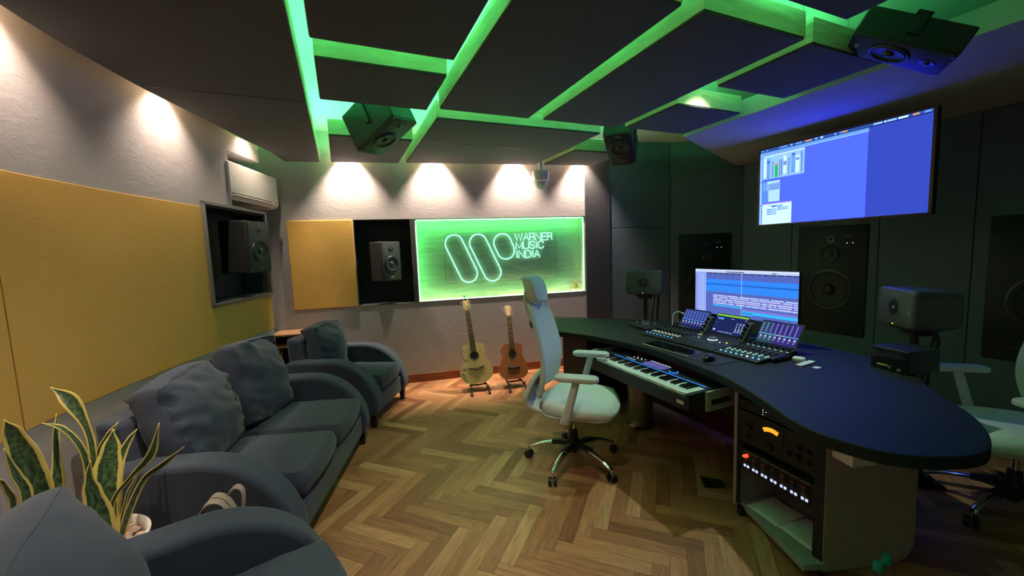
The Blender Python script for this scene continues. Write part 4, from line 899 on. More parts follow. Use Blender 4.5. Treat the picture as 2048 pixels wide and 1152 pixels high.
m = MB(); m.at(a_, (0, 0, math.atan2(d_.y, d_.x))); m.mat('white'); m.b2(.29, .38, -.012, -.001, .50, .515); m.build('cable_clip', t, bevel=.004)
# rack equipment
def rackthing(name, label, cat, z0, z1, d=.30, mat='black'):
    r = thing(name, label, cat, o_ + CA + V((0, 0, z0)), CR[2])
    m = MB(); m.mat(mat); m.b2(.031, .423, .004, .012, 0, z1 - z0); m.build('front_panel', r, bevel=.0015)
    m = MB(); m.mat('black'); m.b2(.034, .420, .012, d, .001, z1 - z0 - .001); m.build('chassis', r)
    return r
MT['rackface'] = plain('dark_rack_face', (.014, .014, .014), .4)
r = rackthing('audio_interface', 'thin black rack unit with tiny cyan lights at top of the rack', 'rack unit', .618, .664)
m = MB(); m.mat('ledwhite')
for x, z in ((.165, .034), (.165, .023), (.165, .010), (.182, .028), (.205, .030), (.213, .027)): m.cyl((x, .004, z), (x, .002, z), .0018, n=6)
m.build('indicator_lights', r)
r = rackthing('compressor', 'tall black rack compressor with glowing orange meter', 'rack unit', .44, .605, mat='rackface')
m = MB(); m.mat('orangeglow'); A1 = arc((.218, .045), .092, 122, 68, 12); A2 = arc((.218, .045), .072, 68, 122, 12); m.loft([[(x, .0005, z) for x, z in A1 + A2], [(x, -.003, z) for x, z in A1 + A2]]); m.build('meter_window', r)
m = MB(); m.mat('black'); m.b2(.16, .276, .0005, .004, .058, .148); m.build("meter_frame", r, bevel=.002)
for x, z, rr_ in ((.09, .09, .017), (.09, .035, .012), (.20, .032, .022), (.30, .05, .014), (.345, .10, .014), (.345, .05, .014), (.395, .10, .012), (.395, .05, .012)):
    q = MB(); q.mat('black'); q.lathe([(rr_, 0), (rr_ * .95, .016), (rr_ * .5, .018), (.001, .018)], (x, .004, z), 'Y', 20, cap=False); q.build('knob', r)
r = rackthing('preamp_rack', 'row of seven preamp modules with lilac buttons and red lamps', 'rack unit', .288, .402, mat='rackface')
for k in range(7):
    x0 = .058 + k * .0505
    m = MB(); m.mat('rackface'); m.b2(x0, x0 + .048, .001, .004, .003, .110); mo = m.build('module', r, bevel=.001)
    m = MB(); m.mat('silver'); m.b2(x0 + .002, x0 + .046, -.0005, .001, .104, .107); m.build('top_trim', mo)
    for i, (z, c_) in enumerate(((.082, 'redglow' if k == 0 else 'redknob'), (.054, 'greyknob'))):
        MT.setdefault('redknob', plain('red_brown_knob', (.20, .05, .03), .4)); MT.setdefault('greyknob', plain('grey_knob', (.10, .08, .08), .4))
        m = MB(); m.mat(c_); m.lathe([(.0095, 0), (.009, .014), (.001, .015)], (x0 + .024, .001, z), 'Y', 16, cap=False); m.build('knob', mo)
    if k == 0: m = MB(); m.mat('redglow'); m.lathe([(.008, 0), (.006, .008), (.001, .009)], (x0 + .008, .001, .073), 'Y', 12, cap=False); m.build('lamp', mo)
    for i in range(2): m = MB(); m.mat('ledlilac'); m.b2(x0 + .008 + i * .019, x0 + .020 + i * .019, -.003, .001, .018, .031); m.build('button', mo, bevel=.0015)
pp = [((1.98, 1.355), (1.80, 1.18), (1.92, 1.06), (2.10, 1.25)), ((1.86, 1.19), (1.875, 1.0), (2.08, .99), (2.06, 1.22))]
for k, (q4, lab) in enumerate(zip(([(1.925, 1.38), (1.905, 1.20), (2.12, 1.18), (2.14, 1.36)], [(1.905, 1.195), (1.885, 1.005), (2.10, .99), (2.115, 1.175)]), ('loose white paper sheet at the far side of rack floor', 'loose white paper sheet at the near side of rack floor'))):
    m = MB(); m.mat('paper'); n = 8; g_ = []
    for i in range(n + 1):
        for j in range(n + 1):
            u, v = i / n, j / n; a, b, c, d = [V((*p, 0)) for p in q4]; p = a * (1 - u) * (1 - v) + b * u * (1 - v) + c * u * v + d * (1 - u) * v
            g_.append((p.x, p.y, .0705 + .006 * abs(math.sin(3 * u + 2 * v + k)) + .002 * k))
    m.add(g_, [(i * (n + 1) + j, (i + 1) * (n + 1) + j, (i + 1) * (n + 1) + j + 1, i * (n + 1) + j + 1) for i in range(n) for j in range(n)])
    o = m.build('paper_sheet', solid=.0006); tag(o, lab, 'paper', 'papers in the rack cabinet')

# ------------------------------------------------------------------ synth keyboard on the tray
t = thing('synth_keyboard', 'long black synthesizer keyboard with blue light strip on the tray', 'keyboard', (1.715, 2.56, .5635))
# local: x toward the desk, y negative = to the player's right
m = MB(); m.mat('black'); m.b2(0, .30, -.985, 0, 0, .075); m.b2(.165, .30, -.985, 0, .075, .105); m.b2(0, .165, -.985, -.957, .075, .098); m.b2(0, .165, -.098, 0, .075, .096); m.build('case', t, bevel=.004)
KW = .0237; k0 = -.101
wk = []
for k in range(36):
    y = k0 - k * KW; m = MB(); m.mat('keywhite'); m.b2(.012, .162, y - KW + .0006, y - .0006, .078, .0965); m.build('white_key', t, bevel=.0015)
    if k % 7 in (0, 1, 3, 4, 5) and k < 35:
        m = MB(); m.mat('keyblack'); yc = y - KW; m.loft([[(x, yc + s_ * w_, z) for s_, z in ((-1, .0965), (1, .0965), (.8, zz), (-.8, zz))] for x, w_, zz in ((.066, .0058, .103), (.076, .0055, .1085), (.162, .0052, .1085))]); m.build('black_key', t)
m = MB(); m.mat('bluestrip'); m.b2(.1655, .1705, -.957, -.12, .105, .107); m.build('light_strip', t)
m = MB(); m.mat('synthscreen'); m.b2(.195, .262, -.585, -.395, .105, .1065); dp = m.build('display', t); 
m = MB(); m.mat('keywhite'); rr = random.Random(2)
for k in range(9): m.b2(.188, .192, -.415 - k * .02, -.405 - k * .02, .105, .1075)
m.build('display_buttons', t)
m = MB(); m.mat('bluestrip'); m.tube([(.222 + .026 * math.cos(a), -.66 + .026 * math.sin(a), .1075) for a in [2 * PI * i / 28 for i in range(28)]], .0025, 6, closed=True); m.build('dial_ring', t)
m = MB(); m.mat('blackgloss'); m.lathe([(.021, .105), (.020, .115), (.001, .116)], (.222, -.66, 0), n=24, cap=False); m.build('dial', t)
m = MB(); m.mat('ledwhite')
for k in range(12): m.b2(.278, .283, -.40 - k * .016, -.393 - k * .016, .105, .107)
for k in range(6): m.b2(.245 + .018 * (k % 2), .250 + .018 * (k % 2), -.255 - k * .02, -.248 - k * .02, .105, .107)
for k in range(5): m.b2(.20, .205, -.235 - k * .02, -.230 - k * .02, .105, .107)
m.build('button_lights', t)
m = MB(); m.mat('blackgloss')
for k in range(4): m.lathe([(.008, .105), (.007, .118), (.001, .119)], (.25, -.14 - k * .022, 0), n=12, cap=False)
m.build('knobs', t)
m = MB(); m.mat('ledcyan'); m.lathe([(.012, .096), (.011, .10), (.004, .102), (.004, .118), (.007, .122), (.001, .124)], (.06, -.05, 0), n=14, cap=False); m.build('joystick', t)
m = MB(); m.mat('white'); m.b2(-.0012, .0, -.95, -.90, .03, .05); m.build('sticker', t)

# ------------------------------------------------------------------ computer monitor
MX = 2.80
t = thing('computer_monitor', 'wide bright computer monitor standing at the back of the desk', 'monitor', (MX, 2.085, DZ))
Wd, Hh, zc = .850, .375, .335
m = MB(); m.mat('black'); m.b2(.004, .03, -Wd / 2, Wd / 2, zc - Hh / 2, zc + Hh / 2); m.build('housing', t, bevel=.004)
m = MB(); m.mat('black'); m.b2(.03, .055, -.03, .03, .02, zc); m.build('neck', t, bevel=.004)
m = MB(); m.mat('black'); m.b2(-.03, .14, -.13, .13, 0, .014); m.build('foot', t, bevel=.004)
for k, (c, e) in dict(m_bg=((.115, .17, .62), .75), m_side=((.30, .40, .95), .85), m_top=((.50, .62, 1.0), .95), m_blue=((.035, .22, .92), .95), m_blue2=((.02, .15, .75), .8), m_cyan=((.04, .48, .98), .95), m_dark=((.06, .075, .25), .55), m_line=((.62, .70, 1.0), .9), m_purp=((.28, .22, .75), .8), m_white=((.75, .8, 1.0), .9)).items(): MT[k] = glow(k, c, e)
m = MB()
def R2(u0, v0, u1, v1, k, lift=1):
    y0, y1 = Wd / 2 - u0 * Wd, Wd / 2 - u1 * Wd; z0, z1 = zc + Hh / 2 - v0 * Hh, zc + Hh / 2 - v1 * Hh; x = .0035 - lift * .0004
    m.mat(k); m.add([(x, y0, z0), (x, y1, z0), (x, y1, z1), (x, y0, z1)], [(0, 1, 2, 3)])
R2(.004, .008, .996, .992, 'm_bg', 0); R2(.004, .008, .996, .035, 'm_white', 1); R2(.004, .035, .996, .075, 'm_top', 1); R2(.35, .045, .53, .062, 'm_dark', 2); R2(.78, .045, .82, .06, 'm_dark', 2)
R2(.004, .075, .125, .992, 'm_side', 1); R2(.045, .09, .05, .992, 'm_top', 2); R2(.13, .075, .996, .10, 'm_dark', 1); R2(.125, .075, .13, .992, 'm_top', 2)
rr = random.Random(4)
for k in range(17): R2(.06, .13 + k * .05, .11, .133 + k * .05 + .012, 'm_top', 3); R2(.062, .15 + k * .05, .082, .155 + k * .05, 'm_dark', 3); R2(.012, .13 + k * .05, .035, .136 + k * .05, 'm_dark', 2)
R2(.13, .10, .996, .21, 'm_bg', 1)
for k in range(6): R2(.13, .215 + k * .045, .996, .255 + k * .045, 'm_blue' if k != 2 else 'm_blue2', 2); R2(.13, .255 + k * .045, .996, .26 + k * .045, 'm_cyan', 2)
for k in range(5):
    x = .215
    while x < .99:
        L_ = rr.uniform(.02, .12); R2(x, .555 + k * .042, min(.995, x + L_), .562 + k * .042 + .01, 'm_line', 3); x += L_ + rr.uniform(.003, .02)
    R2(.215, .572 + k * .042, .996, .588 + k * .042, 'm_purp' if k % 2 else 'm_side', 2)
R2(.215, .54, .996, .77, 'm_bg', 1); R2(.215, .77, .52, .80, 'm_cyan', 3); R2(.52, .84, .62, .92, 'm_cyan', 3); R2(.62, .84, .996, .90, 'm_cyan', 3); R2(.52, .80, .996, .835, 'm_purp', 2); R2(.52, .87, .62, .89, 'm_blue2', 4)
R2(.508, .075, .511, .992, 'm_white', 4)
for k in range(14): R2(.14 + k * .062, .085, .143 + k * .062, .10, 'm_white', 3)
m.build('display', t, smooth=0)

# ------------------------------------------------------------------ control surfaces and tablets
def rows(m, xs, ys, z, s, k, h=.004):
    m.mat(k)
    for x in xs:
        for y in ys: m.b2(x - s[0] / 2, x + s[0] / 2, y - s[1] / 2, y + s[1] / 2, z, z + h)
def surface(label, y0, y1, blues):
    t = thing('mixing_surface', label, 'control surface', (2.25, y0, DZ), 0, 'slim black mixing surfaces')
    W_ = y0 - y1
    m = MB(); m.mat('black'); m.loft([[(x, y, z) for x, z in ((0, .0), (.37, .0), (.37, .034), (.02, .020), (0, .014))] for y in (0, -W_)]); m.build('body', t, bevel=.003)
    ys = [-.024 - k * (W_ - .048) / 7 for k in range(8)]
    def zz(x): return .020 + (x - .02) * .04
    for k, y in enumerate(ys):
        m = MB(); m.mat(blues[k]); m.lathe([(.0062, 0), (.006, .006), (.001, .007)], (.040, y, zz(.04)), n=12, cap=False); m.build('key', t)
    for x in (.10, .125):
        for y in ys: m = MB(); rows(m, (x,), (y,), zz(x) + .0005, (.010, .009), 'ledwarm' if blues[0] == 'ledblue' else 'ledmint'); m.build('small_key', t)
    for y in ys:
        m = MB(); m.mat('blackgloss'); m.lathe([(.0095, 0), (.0085, .016), (.001, .017)], (.325, y, zz(.325)), n=14, cap=False); m.build('rotary_knob', t)
        m = MB(); m.mat('cone'); m.b2(.15, .27, y - .0015, y + .0015, zz(.15) - .002, zz(.27) + .0008); m.build('fader_slot', t)
        m = MB(); m.mat('greyknob'); m.b2(.19, .212, y - .006, y + .006, zz(.20) + .002, zz(.2) + .011); m.build('fader_cap', t, bevel=.002)
        m = MB(); rows(m, (.295,), (y - .010,), zz(.295) + .0005, (.007, .012), 'ledmint' if blues[0] != 'ledblue' else 'greyknob', .002); m.build('label_light', t)
    return t
surface('slim mixing surface left of the jog wheel dock, eight blue keys', 2.555, 2.245, ['ledblue'] * 8)
surface('slim mixing surface right of the jog wheel dock, blue and white keys', 1.862, 1.552, ['ledcyan'] * 4 + ['ledmint', 'ledwhite', 'ledcyan', 'ledcyan'])
t = thing('jog_wheel_dock', 'black dock with lit jog wheel between the two mixing surfaces', 'control surface', (2.25, 2.238, DZ))
m = MB(); m.mat('black'); m.loft([[(x, y, z) for x, z in ((.0, 0), (.37, 0), (.37, .034), (.02, .020), (0, .014))] for y in (0, -.368)]); m.build('body', t, bevel=.003)
m = MB(); m.mat('ledwhite'); m.lathe([(.034, .032), (.034, .036), (.031, .037)], (.22, -.185, -.004), n=28, cap=False); m.build('wheel_light', t)
m = MB(); m.mat('silver'); m.lathe([(.031, .030), (.030, .048), (.026, .050), (.001, .049)], (.22, -.185, -.004), n=28, cap=False); m.build('jog_wheel', t)
m = MB(); m.mat('silver')
for a, b in (((.12, -.07), (.12, -.28)), ((.12, -.07), (.20, -.055)), ((.12, -.28), (.20, -.30))): m.cyl((a[0], a[1], .0275), (b[0], b[1], .030), .0016, n=5)
m.build('trim_line', t)
for x, y, k in ((.27, -.02, 'ledwarm'), (.28, -.035, 'ledwarm'), (.20, -.08, 'ledmint'), (.19, -.27, 'ledwarm'), (.21, -.31, 'ledgreen'), (.11, -.29, 'greyknob'), (.10, -.05, 'greyknob')):
    m = MB(); m.mat(k); m.lathe([(.006, 0), (.0055, .005), (.001, .006)], (x, y, .020 + (x - .02) * .04), n=10, cap=False); m.build('key', t)
for y in (-.012, -.340):
    m = MB(); m.mat('genelec'); m.loft([[(x, yy, z) for x, z in ((.30, .033), (.345, .033), (.43, .155), (.395, .155))] for yy in (y - .022, y + .016)]); rs = m.build('side_riser', t, bevel=.003)
    for k in range(4):
        f = .2 + k * .22; m = MB(); m.mat('blackgloss'); cx_, cz_ = .30 + .095 * f, .033 + .122 * f
        m.cyl((cx_, y - .003, cz_), (cx_ - .014, y - .003, cz_ + .010), .0105, n=14); m.build('knob', rs)
for k, (c, e) in dict(t_blue=((.035, .06, .30), .8), t_navy=((.018, .028, .14), .7), t_purple=((.045, .03, .20), .8), t_bar=((.18, .25, .65), .8), t_line=((.10, .30, .95), 1.0), t_cyan=((.15, .50, .95), .9), t_white=((.60, .70, 1.0), .9), t_green=((.25, .72, .06), .8), t_button=((.12, .35, .95), 1.0), t_teal=((.03, .08, .12), .8)).items(): MT[k] = glow('tablet_' + k, c, e)
def tablet(label, y0, y1, kind):
    W_ = y0 - y1; H_ = .172
    t = thing('tablet', label, 'tablet', (2.618, y0, DZ + .040), 0, 'tablets propped above the mixing surfaces', rot=None)
    tilt = math.atan2(.145, .09); t.rotation_euler = (0, -tilt, 0)      # local x runs up the slope, local z is the front normal
    m = MB(); m.mat('silver'); m.at((H_ / 2, -W_ / 2, -.003)); m.loft([[(x, y, z) for x, y in rrect(H_, W_, .012)] for z in (-.0035, .003)]); m.build('casing', t, bevel=.001)
    m = MB(); m.mat('blackgloss'); m.at((H_ / 2, -W_ / 2, 0)); m.loft([[(x, y, z) for x, y in rrect(H_ - .003, W_ - .003, .011)] for z in (-.0005, .0006)]); m.build('glass', t)
    m = MB(); b_ = .007
    def Q(u0, v0, u1, v1, k, l=1):
        x0, x1 = H_ - b_ - v0 * (H_ - 2 * b_), H_ - b_ - v1 * (H_ - 2 * b_); y0_, y1_ = -b_ - u0 * (W_ - 2 * b_), -b_ - u1 * (W_ - 2 * b_); z = .0007 + l * .00025
        m.mat(k); m.add([(x0, y0_, z), (x0, y1_, z), (x1, y1_, z), (x1, y0_, z)], [(0, 1, 2, 3)])
    if kind == 'mix' or kind == 'mix2':
        Q(0, 0, 1, 1, 't_navy' if kind == 'mix' else 't_purple', 0); Q(0, .03, 1, .55, 't_blue' if kind == 'mix' else 't_purple', 1)
        if kind == 'mix2': Q(0, .03, .25, .55, 't_teal', 2); Q(0, .62, .42, 1, 't_teal', 2)
        for k in range(8): u = .03 + k * .122; Q(u, .05, u + .028, .53, 't_bar', 3); Q(u + .03, .66, u + .075, .72, 't_white', 3); Q(u + .02, .72, u + .09, .78, 't_bar', 3); Q(u + .03, .82, u + .06, .85, 't_white', 3)
        Q(0, .565, 1, .60, 't_line' if kind == 'mix' else 't_cyan', 4); 
        if kind == 'mix2': Q(.45, .575, .65, .595, 'ledwarm', 5)
    else:
        Q(0, 0, 1, 1, 't_navy', 0); Q(0, 0, 1, .085, 't_green', 1); Q(.08, .19, .26, .27, 't_button', 2); Q(.50, .17, .57, .195, 't_white', 2)
        rr = random.Random(8)
        for i in range(6):
            for j in range(3): Q(.72 + j * .09, .36 + i * .085, .72 + j * .09 + rr.choice((.03, .05)), .36 + i * .085 + .04, 't_white', 2)
        for k in range(8): Q(.24 + k * .06, .885, .265 + k * .06, .93, 't_white', 2)
        Q(.04, .80, .12, .87, 't_white', 2); Q(.03, .14, .05, .19, 't_white', 2); Q(.94, .14, .96, .19, 't_white', 2); Q(.04, .45, .10, .47, 't_bar', 2)
    m.build('screen', t, smooth=0)
    st = MB(); st.mat('black'); st.at(); st.b2(.06, .12, -W_ / 2 - .05, -W_ / 2 + .05, -.03, -.007); st.build('prop', t)
    return t
tablet('tablet with blue channel bars above the left mixing surface', 2.515, 2.258, 'mix')
tablet('tablet with green top band in the middle, above the jog wheel dock', 2.205, 1.930, 'dock')
tablet('tablet with purple channel bars above the right mixing surface', 1.838, 1.562, 'mix2')
m = MB(); m.mat('cablewhite'); m.tube(cat_rom([(2.68, 2.525, .90), (2.67, 2.56, .91), (2.65, 2.60, .89), (2.64, 2.605, .82), (2.63, 2.60, .767)], 6), .0035, 6); m.b2(2.672, 2.688, 2.516, 2.535, .895, .906)
tag(m.build('charging_cable'), 'white charging cable plugged into the left tablet', 'cable')
# monitor controller box
t = thing('monitor_controller', 'small flat black box with silver knobs below the left small speaker', 'control box', (2.49, 2.77, DZ), rad(-8))
m = MB(); m.mat('black'); m.b2(-.11, .11, -.12, .12, 0, .030); m.build('box', t, bevel=.005)
m = MB(); m.mat('silver'); m.b2(-.10, .10, -.1215, -.120, .008, .024); m.build('side_plate', t)
for x, y, r_ in ((-.05, .06, .012), (-.02, .02, .010), (.0, -.03, .022), (.05, .03, .011), (.06, -.05, .018), (-.06, -.06, .009), (.03, .08, .009)):
    m = MB(); m.mat('silver'); m.lathe([(r_, .030), (r_ * .92, .048), (r_ * .5, .050), (.001, .050)], (x, y, 0), n=18, cap=False); m.build('knob', t)
# typing keyboard, mouse, mat
t = thing('computer_keyboard', 'slim dark computer keyboard with pale rim near the desk front edge', 'keyboard', (2.025, 2.29, DZ))
m = MB(); m.mat('silver'); m.b2(0, .150, -.415, 0, 0, .009); m.build('case', t, bevel=.003)
m = MB(); m.mat('black'); m.b2(.003, .147, -.412, -.003, .009, .0096); m.build('key_bed', t)
rr = random.Random(1); kk = MB(); kk.mat('blackgloss')
for r_ in range(6):
    y = -.006; n_ = 21
    for k in range(n_):
        w_ = .0185
        if r_ == 5 and 3 <= k <= 8: continue
        if k in (15, 19) and False: continue
        kk.b2(.128 - r_ * .0235, .128 - r_ * .0235 + (.0195 if r_ else .015), y - w_ + .001, y - .001, .0096, .0125); y -= .0192
kk.b2(.0105, .030, -.006 - 9 * .0192, -.006 - 3 * .0192, .0096, .0125)
o = kk.build('keys', t); o['kind'] = 'stuff'
t = thing('mouse_mat', 'thin dark square mouse mat beside the computer keyboard', 'mouse mat', (2.117, 1.768, DZ))
m = MB(); m.mat('blackrubber'); m.loft([[(x, y, z) for x, y in rrect(.205, .215, .01)] for z in (0, .003)]); m.build('pad', t)
t = thing('computer_mouse', 'glossy black computer mouse on the dark mat', 'mouse', (2.085, 1.755, DZ + .0032), rad(-75))
m = MB(); m.mat('blackgloss'); m.loft([[(a * math.cos(x), b * math.sin(x) , z) for x in [2 * PI * i / 24 for i in range(24)]] for z, a, b in ((0, .029, .052), (.012, .031, .055), (.022, .028, .050), (.030, .020, .038), (.034, .008, .018))]); m.build('shell', t, smooth=80)
m = MB(); m.mat('silver'); m.lathe([(.006, -.002), (.006, .002)], (0, .028, .029), 'X', 12); m.build('wheel', t)
m = MB(); m.mat('ledwhite'); m.b2(-.026, -.018, .045, .049, .006, .009); m.build('light', t)
# small things at the right mixing surface
t = thing('microphone', 'short black handheld microphone lying by the right mixing surface', 'microphone', (2.375, 1.535, DZ + .017))
m = MB(); m.mat('blackgloss'); m.lathe([(.001, .03), (.013, .03), (.0145, .05), (.0135, .15), (.001, .152)], (0, 0, 0), 'X', 18); m.build('handle', t)
m = MB(); m.mat('cone'); m.lathe([(.001, -.022), (.010, -.018), (.0165, -.002), (.0165, .014), (.014, .03)], (0, 0, 0), 'X', 18, cap=False); m.build('grille', t)
m = MB(); m.mat('silver'); m.lathe([(.0172, .010), (.0172, .016)], (0, 0, 0), 'X', 18, cap=False); m.build('ring', t)
t = thing('charging_case', 'small rounded white case by the black microphone', 'case', (2.515, 1.478, DZ), rad(12))
m = MB(); m.mat('white'); m.loft([[(x, y, z) for x, y in rrect(.050 * k, .062 * k, .016 * k)] for z, k in ((0, .88), (.006, 1), (.0155, 1))]); m.build('case_base', t, smooth=60)
m = MB(); m.mat('white'); m.loft([[(x, y, z) for x, y in rrect(.050 * k, .062 * k, .016 * k)] for z, k in ((.0165, 1), (.022, .98), (.026, .86))]); m.build('lid', t, smooth=60)
t = thing('remote_control', 'thin white stick remote lying right of the white case', 'remote', (2.49, 1.425, DZ), rad(4))
m = MB(); m.mat('white'); m.loft([[(x, y, z) for x, y in rrect(.155, .035, .007)] for z in (0, .009)]); m.build('body', t, bevel=.002)
m = MB(); m.mat('paper'); m.loft([[(2.47 + x, 1.355 + y, z) for x, y in rrect(.045, .03, .004)] for z in (DZ, DZ + .002)]); tag(m.build('paper_slip'), 'tiny pale paper slip on the bare right part of desk', 'paper')
# black equipment box on the far right of the desk
t = thing('equipment_box', 'black equipment box on desk under the right small speaker', 'box', (2.79, 1.13, DZ), rad(-12)); t.scale = (1, .66, 1.08)
m = MB(); m.mat('black'); m.b2(-.06, .16, -.14, .14, 0, .115); m.build('case', t, bevel=.004)
m = MB(); m.mat('blackgloss'); m.b2(-.064, -.06, -.13, .13, .01, .105); m.build('front_panel', t)
MT['brass'] = plain('brass_tag', (.45, .36, .14), .4)
m = MB(); m.mat('brass'); m.b2(-.067, -.064, .0, .08, .022, .030); m.build('yellow_label', t)
m = MB(); m.mat('silver'); m.b2(-.075, -.064, -.03, -.012, .016, .028); m.build('plug', t); m = MB(); m.mat('silver'); m.b2(-.075, -.064, -.105, -.075, .012, .024); m.build('plug', t)
# pedal bin and foot pedal under the desk
t = thing('pedal_bin', 'round brushed steel pedal bin under the keyboard tray', 'bin', (2.22, 2.54, 0), rad(200))
m = MB(); m.mat('steel'); m.lathe([(.001, .012), (.10, .012), (.10, .40), (.001, .40)], n=36); m.build('drum', t, smooth=60)
m = MB(); m.mat('steel'); m.lathe([(.101, .402), (.098, .43), (.07, .45), (.001, .455)], n=36, cap=False); m.build('lid', t)
m = MB(); m.mat('black'); m.lathe([(.001, 0), (.104, 0), (.104, .014), (.001, .014)], n=36); m.build('base_ring', t)
m = MB(); m.mat('chrome'); m.b2(.09, .15, -.03, .03, .022, .027); m.build('pedal', t, bevel=.002)
t = thing('sustain_pedal', 'small black foot pedal on the floor beside the rack cabinet', 'pedal', (2.03, 1.66, 0), rad(150))
m = MB(); m.mat('black'); m.b2(-.05, .07, -.035, .035, 0, .022); m.build('base', t, bevel=.004)
m = MB(); m.mat('black'); m.at((0, 0, .024), (0, rad(-8), 0)); m.b2(-.0, .085, -.022, .022, .004, .009); m.build('treadle', t, bevel=.003)
# bottles
def bottle(label, loc):
    t = thing('water_bottle', label, 'bottle', loc, 0, 'clear water bottles on the floor')
    m = MB(); m.mat('bottle'); m.lathe([(.001, .004), (.026, .002), (.031, .010), (.031, .05), (.029, .055), (.031, .060), (.031, .13), (.029, .136), (.031, .142), (.029, .17), (.020, .198), (.013, .212), (.012, .226)], n=28, cap=False); m.build('bottle_body', t, solid=.0008)
    m = MB(); m.mat('captur'); m.lathe([(.0152, .212), (.0155, .238), (.014, .241), (.001, .241)], n=24, cap=False); m.lathe([(.0135, .205), (.0165, .206), (.0165, .210), (.0135, .211)], n=24, cap=False); m.build('cap', t)
    m = MB(); m.mat('paper'); m.lathe([(.0316, .075), (.0316, .125)], n=28, cap=False); m.build('label_band', t)
bottle('clear bottle with turquoise cap, left of two beside the rack cabinet', (1.832, .764, 0))
bottle('clear bottle with turquoise cap, right of two beside the rack cabinet', (1.902, .768, 0))

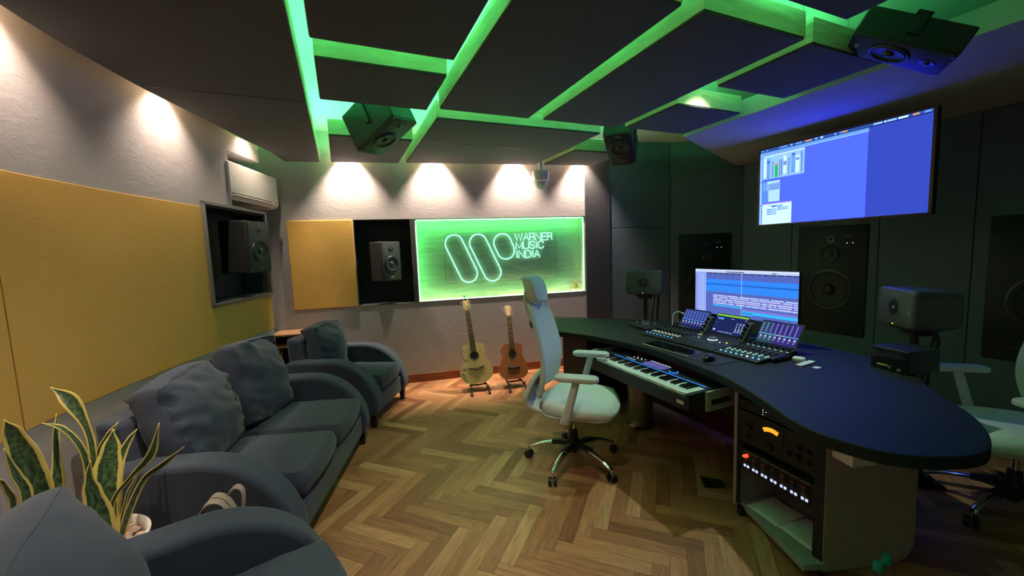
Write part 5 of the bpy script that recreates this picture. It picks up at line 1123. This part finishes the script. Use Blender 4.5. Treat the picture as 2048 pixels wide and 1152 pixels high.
# ------------------------------------------------------------------ office chairs
def office_chair(label, loc, rz, base_rz):
    t = thing('office_chair', label, 'chair', loc, rz, 'pale grey office chairs')
    # seat: front is +x
    vs, fs, _ = soft_box(.54, .525, .125, 2.2, .0, .62, .0, 18); n_ = []
    for x, y, z in vs:
        zz_ = z - .0625; k = x / .26
        if k > .2: zz_ -= .03 * (k - .2) ** 2
        if zz_ > 0: zz_ += .012 * (abs(y) / .25) ** 2 - .008
        n_.append((x + .055, y * (1 - .08 * max(0, -k)), zz_ + .452))
    m = MB(); m.mat('chairseat'); m.add(n_, fs); m.build('seat', t, smooth=80)
    m = MB(); m.mat('chairgrey'); m.loft([[(x * k + .05, y * k, z) for x, y in rrect(.46, .46, .10)] for z, k in ((.385, .82), (.402, 1.0), (.412, 1.02))]); m.build('seat_shell', t, bevel=.004, smooth=50)
    # back
    prof = [(-.185, .53), (-.165, .60), (-.15, .70), (-.155, .80), (-.175, .90), (-.20, 1.0), (-.225, 1.07), (-.235, 1.115)]
    wid = [.40, .44, .465, .47, .455, .43, .395, .34]
    fine = cat_rom([(x, z, w_) for (x, z), w_ in zip(prof, wid)], 4)
    def ring(x, z, w_, th): 
        f_ = [(x + .055 * (abs(u) ** 2.2), u * w_ / 2, z) for u in [i / 6 - 1 for i in range(13)]]
        return [(a + th / 2, b, c) for a, b, c in f_] + [(a - th / 2, b, c) for a, b, c in f_[::-1]]
    m = MB(); m.mat('chairmesh'); m.loft([ring(p.x, p.y, p.z, .022) for p in fine]); m.build('backrest', t, smooth=60, loc=(-.04, 0, 0))
    m = MB(); m.mat('chairgrey')
    L_ = [(p.x + .055 - .006, p.z / 2, p.y) for p in fine]; top = [(fine[-1].x + .055 * abs(u) ** 2.2 - .006, u * fine[-1].z / 2, fine[-1].y + .006) for u in (.8, .4, 0, -.4, -.8)]
    bot = [(fine[0].x + .055 * abs(u) ** 2.2 - .008, u * fine[0].z / 2, fine[0].y - .004) for u in (-.8, -.4, 0, .4, .8)]
    m.tube(L_ + top + [(x, -y, z) for x, y, z in L_[::-1]] + bot, .0145, 8, closed=True); m.build('back_frame', t, smooth=70, loc=(-.04, 0, 0))
    sp = cat_rom([(-.190, 0, .64), (-.222, 0, .57), (-.245, 0, .50), (-.225, 0, .44), (-.15, 0, .405), (-.03, 0, .395)], 5)
    m = MB(); m.mat('chairgrey'); rings = []
    for i, p in enumerate(sp):
        tt = (sp[min(i + 1, len(sp) - 1)] - sp[max(i - 1, 0)]).normalized(); nx = V((tt.z, 0, -tt.x)); w_ = .20 - .10 * abs(i / (len(sp) - 1) - .35)
        rings.append([p + V((0, a * w_, 0)) + nx * b for a, b in ((-1, -.016), (1, -.016), (1, .016), (-1, .016))])
    m.loft(rings); m.build('back_support', t, bevel=.010, seg=3, smooth=60, loc=(-.04, 0, 0))
    m = MB(); m.mat('chairgrey'); m.tube(cat_rom([(-.215, 0, .98), (-.262, 0, 1.08), (-.275, 0, 1.16), (-.262, 0, 1.22)], 5), [.020] * 16, 8); m.build('headrest_post', t, loc=(-.04, 0, 0))
    m = MB(); m.mat('chairmesh'); rings = []
    for x, z, w_, th in ((-.205, 1.135, .20, .02), (-.215, 1.15, .25, .05), (-.228, 1.19, .285, .066), (-.238, 1.235, .29, .066), (-.252, 1.275, .275, .058), (-.275, 1.305, .24, .035), (-.298, 1.312, .20, .014)):
        f_ = [(x + .06 * (abs(u) ** 2), u * w_ / 2, z) for u in [i / 5 - 1 for i in range(11)]]
        rings.append([(a + th / 2 * (1 - .5 * abs(b / w_ * 2) ** 3), b, c) for a, b, c in f_] + [(a - th / 2 * (1 - .5 * abs(b / w_ * 2) ** 3), b, c - .01) for a, b, c in f_[::-1]])
    m.loft(rings); m.build('headrest', t, smooth=70, loc=(-.045, 0, 0))
    for s_ in (-1, 1):
        m = MB(); m.mat('chairgrey'); pts = cat_rom([(-.01, s_ * .20, .405), (-.0, s_ * .275, .40), (.015, s_ * .298, .44), (.05, s_ * .300, .56), (.085, s_ * .298, .69)], 5); rings = []
        for i, p in enumerate(pts):
            tt = (pts[min(i + 1, len(pts) - 1)] - pts[max(i - 1, 0)]).normalized(); a = V((1, 0, 0)); a = (a - tt * a.dot(tt)).normalized(); n_ = tt.cross(a); f = i / (len(pts) - 1)
            w_ = .062 - .016 * f; rings.append([p + a * (w_ / 2 * math.cos(x)) + n_ * (.014 * math.sin(x)) for x in [2 * PI * k / 14 for k in range(14)]])
        m.loft(rings); arm = m.build('armrest', t, smooth=60)
        m = MB(); m.mat('chairgrey'); m.at((.085, s_ * .295, 0)); m.loft([[(x * k, y * k, z) for x, y in rrect(.27, .092, .040)] for z, k in ((.688, .9), (.694, 1), (.712, 1), (.719, .93))]); m.build('arm_pad', arm, smooth=60)
    m = MB(); m.mat('black'); m.b2(-.09, .11, -.08, .08, .345, .392); m.build('tilt_mechanism', t, bevel=.01)
    m = MB(); m.mat('black'); m.tube([(.03, -.07, .365), (.03, -.20, .362), (.035, -.245, .345)], [.006, .006, .011], 8); m.build('lever', t)
    m = MB(); m.mat('chrome'); m.cyl((0, 0, .19), (0, 0, .345), .0145, n=18); m.build('gas_column', t)
    m = MB(); m.mat('black'); m.lathe([(.001, .075), (.024, .075), (.026, .10), (.042, .105), (.044, .16), (.032, .175), (.028, .24), (.001, .245)], n=24); m.build('hub', t)
    for k in range(5):
        a = rad(base_rz + 72 * k) - rz; c_, s__ = math.cos(a), math.sin(a)
        m = MB(); m.mat('chrome'); pts = cat_rom([(.035, 0, .135), (.13, 0, .138), (.24, 0, .115), (.325, 0, .078)], 5); rings = []
        for i, p in enumerate(pts):
            f = i / (len(pts) - 1); w_ = .026 - .010 * f; h_ = .015 - .006 * f
            rings.append([(p.x * c_ - y * s__, p.x * s__ + y * c_, p.z + z) for y, z in [(w_ * math.cos(x), h_ * math.sin(x)) for x in [2 * PI * j / 14 for j in range(14)]]])
        m.loft(rings); lg = m.build('base_leg', t, smooth=70)
        m = MB(); m.mat('black'); pts = cat_rom([(.03, 0, .138), (.09, 0, .143), (.15, 0, .139)], 3); m.loft([[(p.x * c_ - y * s__, p.x * s__ + y * c_, p.z + z) for y, z in [(w_ * math.cos(x), .0175 * math.sin(x)) for x in [2 * PI * j / 14 for j in range(14)]]] for p, w_ in zip(pts, [.029] * len(pts))]); m.build('leg_sleeve', lg)
        cx_, cy_ = .325 * c_, .325 * s__; aa = a + 1.1 + k; d_ = V((math.cos(aa), math.sin(aa), 0))
        m = MB(); m.mat('chrome'); m.cyl((cx_, cy_, .045), (cx_, cy_, .082), .008, n=10); m.build('caster_pin', lg)
        m = MB(); m.mat('black')
        for sd in (-1, 1): c0 = V((cx_, cy_, .028)); m.cyl(c0 + d_ * (sd * .008), c0 + d_ * (sd * .026), .028, .026, 20)
        m.build('caster', lg, bevel=.002)
    return t
office_chair('pale grey high-back office chair in the middle, at the keyboard tray', (1.405, 2.285, 0), rad(-43), 141)
office_chair('pale grey office chair at the right edge, beyond the near desk end', (3.195, .79, 0), rad(138), 100)
